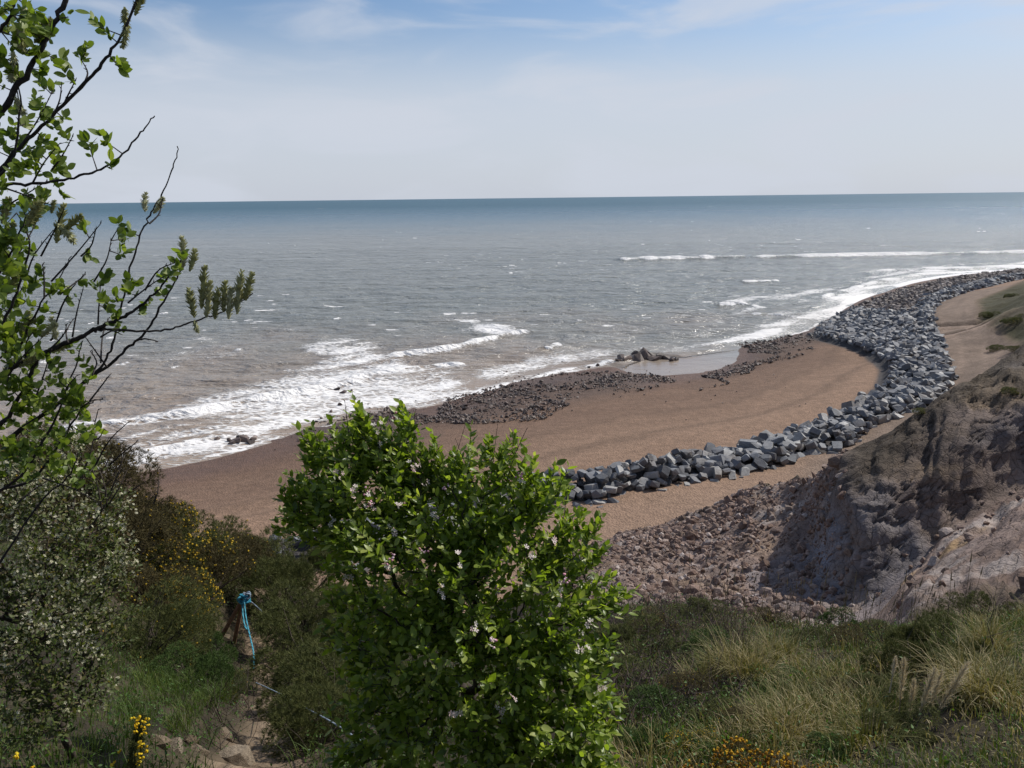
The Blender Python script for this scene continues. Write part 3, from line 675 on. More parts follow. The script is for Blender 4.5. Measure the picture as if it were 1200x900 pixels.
# exact x so that the column projects to its px (Y>4)
d0 = rays(np.full_like(Yr, 0)+pxs[:, None], np.full_like(Yr, 450.0)); 
for _ in range(3):
    ppx, ppy = to_px(np.where(Yr[..., None] > 4, XYZ, np.array([0, 10., 20.]))); corrx = (pxs[:, None]-ppx)/F*Yr
    XYZ[..., 0] += np.where(Yr > 4, corrx, 0)*(np.abs(pxs[:, None]) < 2600)
def normals(Pg):
    a = np.gradient(Pg, axis=0); b = np.gradient(Pg, axis=1); n = np.cross(a, b); n /= np.maximum(np.linalg.norm(n, axis=-1, keepdims=True), 1e-9); return np.where(n[..., 2:3] < 0, -n, n)
Nn = normals(XYZ)
rowt = rs[None, :]+0*Zr; colp = pxs[:, None]+0*Zr
X_, Y_, Z_ = XYZ[..., 0], XYZ[..., 1], XYZ[..., 2]
bare = sstep(4.6, 5.6, rowt+.35*fbm(X_*.3, Y_*.3, o=2, seed=5))*sstep(640, 720, colp)
bare *= 1-sstep(10.3, 10.8, rowt)*0
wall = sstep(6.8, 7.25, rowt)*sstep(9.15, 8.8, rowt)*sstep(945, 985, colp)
gully = sstep(1000, 1080, colp)*sstep(4.4, 5.2, rowt)*sstep(7.15, 6.8, rowt)
debris = bare*sstep(1010, 950, colp)*sstep(9.6, 9.2, rowt)
a1 = fbm(X_*.35, Y_*.35, Z_*.35, 5, 101); a2 = fbm(X_*1.3, Y_*1.3, Z_*1.3, 4, 111)
rid = 1-np.abs(fbm(X_*.55, Y_*.55, Z_*.8, 4, 121))*2.2
# rain-cut ribs running down the lit slope
al = (X_*.83-Y_*.55)
ribs = (1-np.abs(fbm(al*.9+a1*.8, (X_*.55+Y_*.83)*.10, o=4, seed=131))*2.4)
buttress = np.abs(fbm((colp-900)/55+Z_*.10+a1*.5, Z_*.09, o=4, seed=137))*2
# strata: the sandstone breaks in level ledges
led = fbm(X_*.12, Y_*.12, Z_*2.6+a1*.8, 3, 141)
a3 = fbm(X_*3.6, Y_*3.6, Z_*3.6, 3, 117); crk = np.abs(fbm(X_*1.1+a2, Y_*1.1, Z_*.5, 3, 119)); led2 = np.floor(Z_*1.7+a1*1.6+a2*.5)
stepd = (np.mod(Z_*1.7+a1*1.6+a2*.5, 1))**2.2
disp = (.10*a1+.04*a2)*(1-bare)+bare*(.35*a1+.10*a2)*(1-wall)*(1-gully)
disp = disp+debris*(.30*rid+.30*a2)+wall*(.09*(1-np.abs(fbm(colp/8+a1*1.5, Z_*.22, o=3, seed=143))*2)+.24*buttress+.05*led+.16*a2+.30*a1+.05*a3-.18*sstep(.06, .0, crk)+.05*stepd-.2)+gully*(.42*ribs+.14*a2+.07*a3+.12*led-.12*sstep(.08, 0, crk))
crestm = sstep(9, 9.3, rowt)*bare; disp = disp+crestm*(.3*a1+.15*a2+.06*a3)-crestm*sstep(930, 980, colp)*.8
offs = np.array([0, 0, 1.])*(1-wall[..., None])+Nn*wall[..., None]
XYZ = XYZ+offs*disp[..., None]*sstep(1.0, 2.2, rowt)[..., None]
# the path: worn trough with earth steps
PATH = [(240,905,4.6),(262,880,5.6),(282,852,6.6),(292,820,8.0),(287,795,9.4),(291,776,11.2),(284,765,12.8),(278,757,14.5),(283,740,17)]
PATHW = np.array([[x_of(px, Y), Y] for px, py, Y in PATH])
pd, pt = poly_dist(XYZ[..., :2], PATHW); pthm = sstep(.50, .20, pd+.12*fbm(X_*2.2, Y_*2.2, o=2, seed=151))
stepz = (np.mod(XYZ[..., 1]*1.7+.25*a2, 1)-.5)*.22*pthm
XYZ[..., 2] += stepz-.10*pthm+.12*sstep(.5, .8, pd)*sstep(1.3, .8, pd)
# colours
soil = np.array([.030, .024, .015]); soil2 = np.array([.062, .050, .030]); clay = np.array([.235, .175, .148]); clay2 = np.array([.16, .115, .095]); grey = np.array([.20, .20, .225]); ochre = np.array([.30, .20, .10]); pale = np.array([.34, .295, .27])
def mixn(a, b, k): return a*(1-k[..., None])+b*k[..., None]
c_ = mixn(np.broadcast_to(soil, XYZ.shape), soil2, sstep(-.2, .4, a2))
b_ = mixn(np.broadcast_to(clay, XYZ.shape), clay2, sstep(-.15, .35, a1+.3*a2))
b_ = mixn(b_, pale, sstep(.18, .42, fbm(X_*.5, Y_*.5, Z_*.5, 4, 161))*.7*(1-wall))
b_ = mixn(b_, grey, sstep(.05, .35, fbm(X_*.22, Y_*.22, Z_*.3, 4, 171)+.25*wall)*(.85*wall+.35*(1-wall)))
b_ = mixn(b_, ochre, sstep(.15, .4, fbm(X_*.25, Y_*.25, Z_*1.4, 4, 181))*(.55*sstep(1030, 1120, colp)+.25))
b_ = mixn(b_, np.array([.13, .105, .09]), wall*.6)  # wall face darkened: its shade is painted into the clay colour
b_ = mixn(b_, np.array([.075, .06, .045]), sstep(7.7, 8.6, rowt+.6*a1)*sstep(960, 1010, colp)*sstep(10.4, 9.8, rowt)*.9)  # shade of the ridge face painted into the upper wall and crest
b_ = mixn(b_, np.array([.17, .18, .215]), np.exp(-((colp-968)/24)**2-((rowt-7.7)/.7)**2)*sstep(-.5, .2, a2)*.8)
b_ = b_*(1+(.30*wall+.18)*fbm(X_*.12+a2*.3, Y_*.12, Z_*2.4, 4, 197))[..., None]
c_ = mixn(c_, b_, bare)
c_ = mixn(c_, np.array([.07, .065, .035]), crestm*sstep(.0, .3, a1+.4*a2)*.9)
c_ = mixn(c_, np.broadcast_to(np.array([.20, .148, .10]), XYZ.shape)*(1+.3*a2)[..., None], pthm)
def mat_cliff():
    m, t, o = mat_new('cliff_earth'); c = coord(t); base = attr(t, 'col').outputs['Color']
    na = noise_node(t, .9, 7, .65, c); nb_ = noise_node(t, 7, 5, .65, c); vo = N(t, 'ShaderNodeTexVoronoi'); vo.inputs['Scale'].default_value = 2.2; vo.feature = 'DISTANCE_TO_EDGE'
    wv = mixc(t, .35, c, na.outputs['Color'], 'ADD'); t.links.new(wv, vo.inputs['Vector'])
    crack = maprange(t, vo.outputs['Distance'], 0, .05, .62, 1)
    k = mathn(t, 'MULTIPLY', maprange(t, na.outputs['Fac'], .3, .7, .72, 1.28), maprange(t, nb_.outputs['Fac'], .3, .7, .8, 1.2)); k = mathn(t, 'MULTIPLY', k, crack)
    cc = N(t, 'ShaderNodeVectorMath', operation='SCALE'); t.links.new(base, cc.inputs[0]); t.links.new(k, cc.inputs['Scale'])
    h = mathn(t, 'ADD', mathn(t, 'MULTIPLY', na.outputs['Fac'], 1.2), mathn(t, 'ADD', mathn(t, 'MULTIPLY', nb_.outputs['Fac'], .35), mathn(t, 'MULTIPLY', crack, .3)))
    principled(t, o, cc.outputs[0], .92, .15, bump(t, h, .8, .25)); return m
M_CLIFF = mat_cliff()
cf = grid_faces(*Zr.shape)
nrm_test = np.cross(XYZ[1:, :-1]-XYZ[:-1, :-1], XYZ[:-1, 1:]-XYZ[:-1, :-1])[..., 2].mean()
if nrm_test < 0: cf = cf[:, ::-1]
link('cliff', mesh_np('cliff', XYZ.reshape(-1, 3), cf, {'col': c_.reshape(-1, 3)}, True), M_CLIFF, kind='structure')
NG = normals(XYZ)

# ground lookup on the cliff sheet
_cx, _cy, _cz = XYZ[..., 0], XYZ[..., 1], XYZ[..., 2]
from mathutils.bvhtree import BVHTree
_st = 3
_sub = XYZ[::_st, ::_st]; _bv = BVHTree.FromPolygons([tuple(v) for v in _sub.reshape(-1, 3)], [tuple(f) for f in grid_faces(*_sub.shape[:2]).tolist()])
def gz_at(x, y):
    h = _bv.ray_cast(Vector((x, y, 200)), Vector((0, 0, -1))); return h[0].z if h[0] is not None else float('nan')
def on_sight(px, py):
    """where a line of sight meets the cliff sheet"""
    d = Vector(rays(px, py)).normalized(); h = _bv.ray_cast(Vector((0, 0, CAM_H)), d); return None if h[0] is None else np.array(h[0])
# sampling on the sheet by weight
_area = np.linalg.norm(np.cross(XYZ[1:, :-1]-XYZ[:-1, :-1], XYZ[:-1, 1:]-XYZ[:-1, :-1]), axis=-1)
def sample_sheet(w, n, rng=RNG, atten=0.0):
    """n points on the sheet; w weights per vertex (nc,nr); atten>0 favours nearer ground"""
    ww = w[:-1, :-1]*_area
    if atten: ww = ww/np.maximum(np.hypot(_cy[:-1, :-1], _cx[:-1, :-1]), 2.5)**atten
    ww = np.maximum(ww, 0).ravel(); ww = np.nan_to_num(ww); k = rng.choice(ww.size, n, p=ww/ww.sum())
    i, j = np.unravel_index(k, _area.shape); u, v = rng.random(n)[:, None], rng.random(n)[:, None]
    P = (XYZ[i, j]*(1-u)+XYZ[i+1, j]*u)*(1-v)+(XYZ[i, j+1]*(1-u)+XYZ[i+1, j+1]*u)*v
    return P, NG[i, j], i, j

# ------------------------------------------------------------ clods of the landslip
M_CLOD = mat_stone('dried_clay', [(0, (.175, .120, .095)), (.5, (.255, .18, .148)), (.9, (.33, .26, .225)), (1, (.44, .38, .35))], .95, 3, .8, .1)
CLODS = []
for i in range(6):
    V, Fx = hull_lump(500+i); CLODS.append((V, Fx))
wdeb = debris*sstep(5.4, 6.0, rowt)*(.25+sstep(-.1, .35, fbm(X_*.25, Y_*.25, o=3, seed=191)))*(Z_ > 2.6)
Pc, _, _, _ = sample_sheet(wdeb, 14000)
Pg_, _, _, _ = sample_sheet(gully*.15+sstep(6.6, 6.9, rowt)*sstep(7.3, 7.0, rowt)*(colp > 930)*(colp < 1250)*1.0, 500)
sc1 = RNG.gamma(1.3, .055, len(Pc)).clip(.04, .5); sc2 = RNG.gamma(1.8, .06, len(Pg_)).clip(.05, .35)
Pc = np.vstack([Pc, Pg_]); sc1 = np.r_[sc1, sc2]; Pc[:, 2] += sc1*.15
heroC = [(905,657,.55),(895,640,.3),(880,665,.3),(918,664,.35),(842,640,.35),(865,700,.4),(830,660,.3),(930,672,.35),(940,690,.3),(925,700,.35),(775,655,.3),(750,660,.3),(812,622,.32),(880,610,.35),(905,600,.35),(960,712,.4),(985,700,.35)]
FRc = rand_rot(len(Pc)); okc = np.argsort(-sc1/Pc[:, 1])
LS = empty('landslip', tuple(Pc[okc[0]]), label='slipped heap of pinkish dried clay lumps below the cliff edge', category='landslip')
lo_ = np.array(LS.location); cm = []
for T, TF in CLODS:
    me = mesh_np('clay_lump', T, TF); me.materials.append(M_CLOD); cm.append(me)
for x, y, s in heroC:
    p = on_sight(x, y+3)
    if p is None: continue
    o = bpy.data.objects.new('clay_lump', cm[int(x) % 6]); COL.objects.link(o); o.parent = LS; o.matrix_local = mat4(rand_rot(1)[0]*s*.8, p-lo_)
for i in okc[:270]:
    o = bpy.data.objects.new('clay_lump', cm[int(i) % 6]); COL.objects.link(o); o.parent = LS; o.matrix_local = mat4(FRc[i]*sc1[i], Pc[i]-lo_)
joined_blocks(okc[270:], CLODS, FRc, sc1, Pc, 'small_clay_lumps', M_CLOD, LS, {'kind': 'stuff'}, lo_)

# ------------------------------------------------------------ plants
def leaf_template(w=.5, fold=.10, curl=.15, seg=4, blunt=.0):
    """unit leaf along +Y, width w, folded on its midrib"""
    ts = np.linspace(0, 1, seg+1); V = [[0, 0, 0]]; Fx = []
    prof = lambda t: w*.5*(np.sin(np.pi*np.clip(t, 0, 1)**(.8+blunt)))**.8
    mid = lambda t: -fold*np.sin(np.pi*t)-curl*t*t
    rows = []
    for t in ts[1:-1]:
        i = len(V); h = prof(t); V += [[-h, t, mid(t)+fold*1.3*h*2], [0, t, mid(t)], [h, t, mid(t)+fold*1.3*h*2]]; rows.append(i)
    tip = len(V); V.append([0, 1, mid(1)])
    Fx += [[0, rows[0]+1, rows[0]], [0, rows[0]+2, rows[0]+1]]
    for a, b in zip(rows[:-1], rows[1:]):
        Fx += [[a, a+1, b+1], [a, b+1, b], [a+1, a+2, b+2], [a+1, b+2, b+1]]
    Fx += [[rows[-1], rows[-1]+1, tip], [rows[-1]+1, rows[-1]+2, tip]]
    return np.array(V), np.array(Fx)
def mat_leaf(name, stops, trans=.35, rough=.45, spec=.35, tcol=(1.4, 1.5, .5)):
    m, t, o = mat_new(name); oi = N(t, 'ShaderNodeObjectInfo').outputs['Random']; ta = attr(t, 'tint').outputs['Fac']
    f = mathn(t, 'FRACT', mathn(t, 'ADD', oi, ta)); r = ramp(t, f, stops)
    p = principled(t, None, r.outputs[0], rough, spec)
    tr = N(t, 'ShaderNodeBsdfTranslucent'); tc_ = mixc(t, 1.0, r.outputs[0], tcol, 'MULTIPLY'); t.links.new(tc_, tr.inputs['Color'])
    mxs = N(t, 'ShaderNodeMixShader'); mxs.inputs[0].default_value = trans
    t.links.new(p.outputs[0], mxs.inputs[1]); t.links.new(tr.outputs[0], mxs.inputs[2]); t.links.new(mxs.outputs[0], o.inputs['Surface']); return m
def mat_bark(name, c1, c2, sc=30):
    m, t, o = mat_new(name); c = coord(t); n = noise_node(t, sc, 4, .6, c); r = ramp(t, n.outputs['Fac'], [(.3, c1), (.7, c2)])
    principled(t, o, r.outputs[0], .85, .2, bump(t, n.outputs['Fac'], .6, .01)); return m
def mat_plain(name, stops, rough=.7, trans=0.0):
    return mat_leaf(name, stops, trans, rough, .2, (1, 1, 1)) 
M_APPLE = mat_leaf('apple_leaf', [(0, (.065, .105, .016)), (.3, (.15, .215, .028)), (.75, (.26, .335, .05)), (1, (.42, .45, .14))], .5, .38, .42)
M_WILLOW = mat_leaf('willow_leaf', [(0, (.07, .11, .02)), (.5, (.15, .21, .035)), (1, (.26, .31, .08))], .45, .45, .35)
M_BARK = mat_bark('apple_bark', (.030, .022, .018), (.075, .06, .05))
M_WBARK = mat_bark('willow_bark', (.022, .018, .018), (.065, .055, .05), 60)
M_PETAL = mat_plain('white_petal', [(0, (.90, .74, .70)), (.6, (.92, .84, .76)), (1, (.88, .58, .60))], .5, .45)
M_BUD = mat_plain('pink_bud', [(0, (.75, .32, .40)), (.6, (.80, .48, .53)), (1, (.85, .66, .68))], .5, .15)
M_SLOE = mat_plain('cream_blossom', [(0, (.40, .39, .20)), (.5, (.60, .57, .38)), (1, (.76, .73, .58))], .6, .35)
M_GORSE = mat_plain('gorse_green', [(0, (.048, .057, .016)), (.5, (.085, .095, .026)), (1, (.145, .15, .05))], .75, .2)
M_GORSEB = mat_plain('gorse_brown', [(0, (.046, .038, .016)), (.5, (.082, .066, .026)), (1, (.13, .105, .042))], .8, .12)
M_YEL = mat_plain('gorse_flower', [(0, (.62, .38, .01)), (.6, (.80, .55, .02)), (1, (.85, .68, .05))], .6, .25)
M_YEL2 = mat_plain('dull_gorse_flower', [(0, (.36, .22, .01)), (.6, (.55, .36, .02)), (1, (.70, .50, .05))], .6, .25)
M_TWIG = mat_bark('twig', (.035, .026, .020), (.10, .08, .062), 40)
M_HEATH = mat_plain('heath_twig', [(0, (.055, .038, .036)), (.6, (.10, .072, .066)), (1, (.16, .12, .10))], .85, .05)
M_BRIGHT = mat_leaf('bramble_leaf', [(0, (.035, .075, .014)), (.5, (.06, .125, .02)), (1, (.10, .18, .035))], .35, .5, .3)
M_GRASS = mat_leaf('grass', [(0, (.055, .085, .018)), (.45, (.085, .12, .028)), (.7, (.15, .15, .05)), (.85, (.28, .23, .12)), (1, (.40, .34, .21))], .3, .6, .25, (1.1, 1.1, .6))
M_GRASS2 = mat_leaf('fresh_grass', [(0, (.035, .075, .014)), (.6, (.06, .115, .02)), (.9, (.10, .15, .035)), (1, (.25, .22, .10))], .3, .6, .25, (1.1, 1.2, .5))
M_STRAW = mat_plain('dry_straw', [(0, (.22, .17, .10)), (.6, (.34, .27, .17)), (1, (.46, .39, .27))], .8, .2)

def grow(points, root, r0=.0016, seeds=None, rng=RNG, bias=.35, wig=.06, expo=.42):
    """join every shoot tip to the nearest wood already grown; returns nodes, parent, radius"""
    nodes = [np.array(p, float) for p in (seeds if seeds is not None else [root])]; par = [i-1 for i in range(len(nodes))]
    plen = [0.0]
    for i in range(1, len(nodes)): plen.append(plen[-1]+np.linalg.norm(nodes[i]-nodes[i-1]))
    tips = []; pts = points[np.argsort(np.linalg.norm(points-nodes[0], axis=1))]
    A = np.array(nodes); cap = np.zeros((len(nodes)+len(pts)*4+8, 3)); cap[:len(A)] = A; n = len(A); pl = np.zeros(len(cap)); pl[:n] = plen
    for p in pts:
        d = np.linalg.norm(cap[:n]-p, axis=1); k = int(np.argmin(d+bias*pl[:n]+np.where(cap[:n, 2] > p[2]+.1, .3*d, 0))); L = d[k]
        m = 3 if L > .12 else 2 if L > .05 else 1; a = cap[k]; last = k
        w = rng.normal(size=3)*wig*L; w[2] -= .12*L
        for q in range(1, m+1):
            t = q/m; x = a*(1-t)+p*t+w*math.sin(math.pi*t); cap[n] = x; pl[n] = pl[last]+np.linalg.norm(x-cap[last]); par.append(last); last = n; n += 1
        tips.append(last)
    cnt = np.zeros(n); cnt[tips] = 1
    for i in range(n-1, 0, -1):
        cnt[par[i]] += cnt[i]
    rad = r0*np.maximum(cnt, 1)**expo
    return cap[:n].copy(), np.array(par), rad, np.array(tips)
def wood_mesh(nodes, par, rad, k=5):
    i = np.arange(1, len(nodes)); i = i[par[i] >= 0]; rp = np.minimum(rad[par[i]], rad[i]*1.6)
    return tubes(nodes[par[i]], nodes[i], rp, rad[i], k)
def pick_shown(P, size, n, cellpx=5.0):
    """the n that show largest: nearest of its cell on the way to the eye, then by apparent size"""
    px, py = to_px(P); dist = np.linalg.norm(P-np.array([0, 0, CAM_H]), axis=1)
    inside = (px > -15) & (px < 1215) & (py > -15) & (py < 915)
    cells = {}
    for i in np.where(inside)[0]:
        c = (int(px[i]//cellpx), int(py[i]//cellpx))
        if c not in cells or dist[i] < dist[cells[c]]: cells[c] = i
    vis = np.array(sorted(cells.values(), key=lambda i: -size[i]/dist[i])[:n], int)
    m = np.zeros(len(P), bool); m[vis] = True; return m
def leaves_out(parent, T, TF, Mx, P, mat, nind, part='leaf', rest='foliage', cellpx=6.0):
    """the leaves that show largest as parts of their own, all others as one part"""
    lo = np.array(parent.location) if parent is not None else np.zeros(3)
    size = np.linalg.norm(Mx[:, :, 1], axis=1); m = pick_shown(P, size, nind, cellpx) if nind else np.zeros(len(P), bool)
    me = mesh_np(part, T, TF, smooth=True); me.materials.append(mat)
    for i in np.where(m)[0]:
        o = bpy.data.objects.new(part, me); COL.objects.link(o); o.parent = parent; o.matrix_local = mat4(Mx[i], P[i]-lo)
    r = ~m
    if r.any():
        V, Fx = replicate(T, TF, Mx[r], P[r]-lo)
        link(rest, mesh_np(rest, V, Fx, {'tint': np.repeat(RNG.random(r.sum()), len(T))}, True), mat, parent, kind='stuff')

# ---- crab apple
CRB = [(440,590,4.7,78),(385,600,4.8,52),(352,580,4.9,26),(338,610,4.9,18),(375,545,4.9,30),(418,530,4.85,34),(462,522,4.8,30),(480,570,4.75,46),(505,560,4.7,28),(530,560,4.65,26),(560,560,4.6,34),(478,508,4.8,16),(600,640,4.4,62),(540,640,4.5,66),(590,740,4.2,70),(520,720,4.3,70),(425,502,4.85,15),(370,520,4.9,13),
       (520,620,4.6,78),(500,575,4.7,26),(545,575,4.6,34),(590,580,4.5,52),(590,540,4.55,28),(566,530,4.55,16),(640,600,4.45,40),(635,575,4.5,22),(665,650,4.4,42),(690,690,4.35,30),(722,712,4.3,14),(742,714,4.3,9),
       (470,680,4.4,100),(575,690,4.3,105),(650,740,4.2,72),(560,790,4.1,120),(650,810,4.0,72),(470,790,4.15,92),(530,870,3.95,100),(640,880,3.8,80),(435,740,4.3,62),(690,770,4.2,36),(700,830,4.1,30),(705,885,3.9,34),(425,860,4.1,50)]
rc = np.random.default_rng(11)
def shell_points(blobs, n, r, inner=.3, flat=.75):
    C = np.array([at_dist(x, y, Y) for x, y, Y, _ in blobs]); Rr = np.array([q*Y/F for _, _, Y, q in blobs]); wgt = Rr**2; out_ = []
    while len(out_) < n:
        k = r.choice(len(blobs), p=wgt/wgt.sum()); d = rand_dirs(1, r)[0]; rad = Rr[k]*(1-inner*r.random()**2); p = C[k]+d*rad*[1, flat, 1]
        e = np.linalg.norm((p-C)/[1, flat, 1], axis=1)/Rr; e[k] = 9
        if e.min() < .72 and r.random() > .25: continue
        out_.append(p)
    return np.array(out_), C, Rr
tipsP, CC_, RR_ = shell_points(CRB, 2500, rc, .55)
tipsP = tipsP[fbm(tipsP[:, 0]*4.5, tipsP[:, 1]*4.5, tipsP[:, 2]*4.5, 2, 231) > -.42]
tips2 = shell_points([(x, y, Y, q*.6) for x, y, Y, q in CRB[:9]+CRB[13:17]], 300, rc, .9)[0]
tipsP = np.vstack([tipsP, tips2])
_e = tipsP[rc.random(len(tipsP)) < .5]; _px, _py = to_px(_e); _top = {}
for _i in range(len(_e)):                # the outermost shoots of the upper outline run on past the rest
    _k = int(_px[_i]//9)
    if _k not in _top or _py[_i] < _py[_top[_k]]: _top[_k] = _i
_x = []
for _i in _top.values():
    if rc.random() < .75:
        _d = _e[_i]-at_dist(530, 720, 4.4); _d = _d/np.linalg.norm(_d)*.6+[0, 0, .8]+rc.normal(size=3)*.25; _l = rc.uniform(.03, .12)
        _x += [_e[_i]+_d*_l*t for t in (.35, .7, 1.0)]
tipsP = np.vstack([tipsP, np.array(_x)])
rootp = np.array([.05, 4.75, 0]); rootp[2] = gz_at(*rootp[:2])-.05
heart = at_dist(540, 800, 4.5)
CR = empty('crab_apple', tuple(rootp), label='leafy green crab apple bush with pink buds and white blossom in front of the beach', category='bush')
trunk = smooth_line([rootp, rootp*.6+heart*.4+[.05, .1, 0], heart], 8)
nodes, par, rad, tips = grow(tipsP, rootp, .0013, list(trunk), rc, bias=.28)
V, Fx = wood_mesh(nodes, par, rad); link('branches', mesh_np('branches', V-rootp, Fx, smooth=True), M_BARK, CR)
# leaves along the last bit of each shoot
def shoot_leaves(nodes, par, tips, r, per=(5, 9), back=.14, size=(.035, .062), upb=.55, out_c=None):
    P, A, S = [], [], []
    for t in tips:
        e = nodes[t]; b = nodes[par[t]]; d = e-b; L = np.linalg.norm(d)+1e-6; d = d/L
        if out_c is not None:
            o_ = e-out_c; o_ /= np.linalg.norm(o_)+1e-6; d = d*.5+o_*.5+np.array([0, 0, .35]); d /= np.linalg.norm(d)
        n = r.integers(*per); ph = r.random()*6.28
        fr = frames(d[None], rand_dirs(1, r))[0]
        for q in range(n):
            u = (q+r.random()*.6)/n; pos = e-d*back*(1-u)*1.0+d*back*.35*u; a = ph+q*2.4
            side = fr[:, 0]*math.cos(a)+fr[:, 2]*math.sin(a); ax_ = side*(1-.35*u)+d*(.55+.5*u)+np.array([0, 0, .12])+r.normal(size=3)*.2
            P.append(pos); A.append(ax_); S.append(r.uniform(*size)*(1-.25*u*(q == n-1)))
    P, A, S = np.array(P), np.array(A), np.array(S)
    up = np.tile([.15, -.1, upb*2], (len(A), 1))+r.normal(size=A.shape)*.45
    return P, frames(A, up)*S[:, None, None], S
LT, LF = leaf_template(.52, .10, .22, 4)
P, Mx, S_ = shoot_leaves(nodes, par, tips, rc, (6, 11), .14, (.038, .074), out_c=CC_.mean(0))
leaves_out(CR, LT, LF, Mx, P, M_APPLE, 298)
# bare and leafy leader shoots that stand above the crown
def bare_shoots(parent, specs, mat, name='bare_twig', r=rc, nub=True):
    lo = np.array(parent.location); A, B, ra, rb = [], [], [], []
    for (x0, y0, Y0, x1, y1, Y1, rr) in specs:
        L = smooth_line([at_dist(x0, y0, Y0), (at_dist(x0, y0, Y0)+at_dist(x1, y1, Y1))/2+r.normal(size=3)*.012, at_dist(x1, y1, Y1)], 9)
        V, Fx = line_tube(L-lo, np.linspace(rr, rr*.35, 9), None, 5)
        parts = [(V, Fx)]
        for q in range(2, 9):
            if r.random() < .75:
                a = L[q]-lo; d = rand_dirs(1, r)[0]+(L[-1]-L[0])/np.linalg.norm(L[-1]-L[0])*1.3; d /= np.linalg.norm(d); parts.append(tubes(a[None], (a+d*rr*4.5)[None], [rr*.8], [rr*.15], 4))
        V, Fs = join(parts); link(name, mesh_np(name, V, Fs, smooth=True), mat, parent)
bare_shoots(CR, [(415,560,4.8,404,470,4.8,.004),(520,600,4.6,545,498,4.6,.003),(528,600,4.6,512,520,4.6,.003),(540,600,4.6,556,512,4.6,.0028),(455,560,4.7,443,505,4.7,.003),(592,570,4.5,617,503,4.5,.004),(548,590,4.6,520,540,4.6,.003),(575,560,4.6,583,498,4.6,.003),(505,560,4.7,503,518,4.7,.0026),(480,520,4.8,487,480,4.8,.003),(690,690,4.35,665,640,4.35,.005),(560,580,4.55,534,515,4.5,.003),(495,570,4.6,478,520,4.6,.003)], M_BARK)
# blossom trusses
def petal_tpl():
    V = [[0, 0, 0]]; Fx = []
    for k in range(5):
        a = k*2*math.pi/5; i = len(V)
        for (rr, da, z) in ((.55, -.42, .10), (1.0, -.30, .22), (1.05, .30, .22), (.55, .42, .10)): V.append([rr*math.cos(a+da), rr*math.sin(a+da), z+.05*(k % 2)])
        Fx += [[0, i, i+3], [i, i+1, i+2], [i, i+2, i+3]]
    return np.array(V, float), np.array(Fx)
FT, FF = petal_tpl()
BT, BF = hull_lump(900, 16)
TRUSS = [(435,588,'p'),(430,580,'p'),(522,573,'p'),(497,645,'p'),(583,691,'p'),(578,751,'p'),(611,556,'p'),(664,681,'p'),(462,487,'p'),(443,494,'w'),(500,561,'w'),(468,590,'w'),(510,603,'w'),(484,547,'w'),(560,734,'w'),(520,690,'w'),(678,758,'w'),(690,730,'w'),(704,808,'w'),(535,837,'w'),(650,888,'w'),(412,577,'w'),(388,612,'w'),(460,622,'w'),(645,630,'w'),(655,688,'w'),(683,735,'w'),(590,830,'w'),(405,675,'w'),(455,655,'p'),(440,515,'w'),(540,655,'w'),(397,560,'w'),(625,650,'w'),(600,815,'w')]
eye = np.array([0, 0, CAM_H])
def front_of(P, px, py, rad, extra=.02):
    """a spot on the near face of the foliage along this line of sight"""
    qx, qy = to_px(P); m = (np.hypot(qx-px, qy-py) < rad)
    if not m.any(): return None
    Y = P[m, 1].min(); return at_dist(px, py, Y-extra)
for (x, y, kd) in TRUSS:
    c = front_of(P, x, y, 9)
    if c is None: continue
    if kd == 'p':
        n = 6; q = c+rc.normal(size=(n, 3))*.016; Mb = rand_rot(n, rc)*rc.uniform(.008, .012, n)[:, None, None]; V, Fx = replicate(BT, BF, Mb, q-rootp)
        link('bud_cluster', mesh_np('bud_cluster', V, Fx, {'tint': np.repeat(rc.random(n), len(BT))}, True), M_BUD, CR, label='tight cluster of pink buds', kind='stuff')
        if rc.random() < .6:
            n = 2; q = c+rc.normal(size=(n, 3))*.02+[0, -.01, -.02]; nd = np.array([[.75, -.25, .75]])+rc.normal(size=(n, 3))*.35; fr = frames(nd, rand_dirs(n, rc)); fr = fr[:, :, [0, 2, 1]]*.017
            V, Fx = replicate(FT, FF, fr, q-rootp); link('blossom', mesh_np('blossom', V, Fx, {'tint': np.repeat(rc.random(n), len(FT))}), M_PETAL, CR)
    else:
        n = int(rc.integers(3, 6)); q = c+rc.normal(size=(n, 3))*.02; nd = np.array([[.75, -.25, .75]])+rc.normal(size=(n, 3))*.35; fr = frames(nd, rand_dirs(n, rc)); fr = fr[:, :, [0, 2, 1]]*rc.uniform(.014, .02, n)[:, None, None]
        V, Fx = replicate(FT, FF, fr, q-rootp); link('blossom', mesh_np('blossom', V, Fx, {'tint': np.repeat(rc.random(n), len(FT))}), M_PETAL, CR)

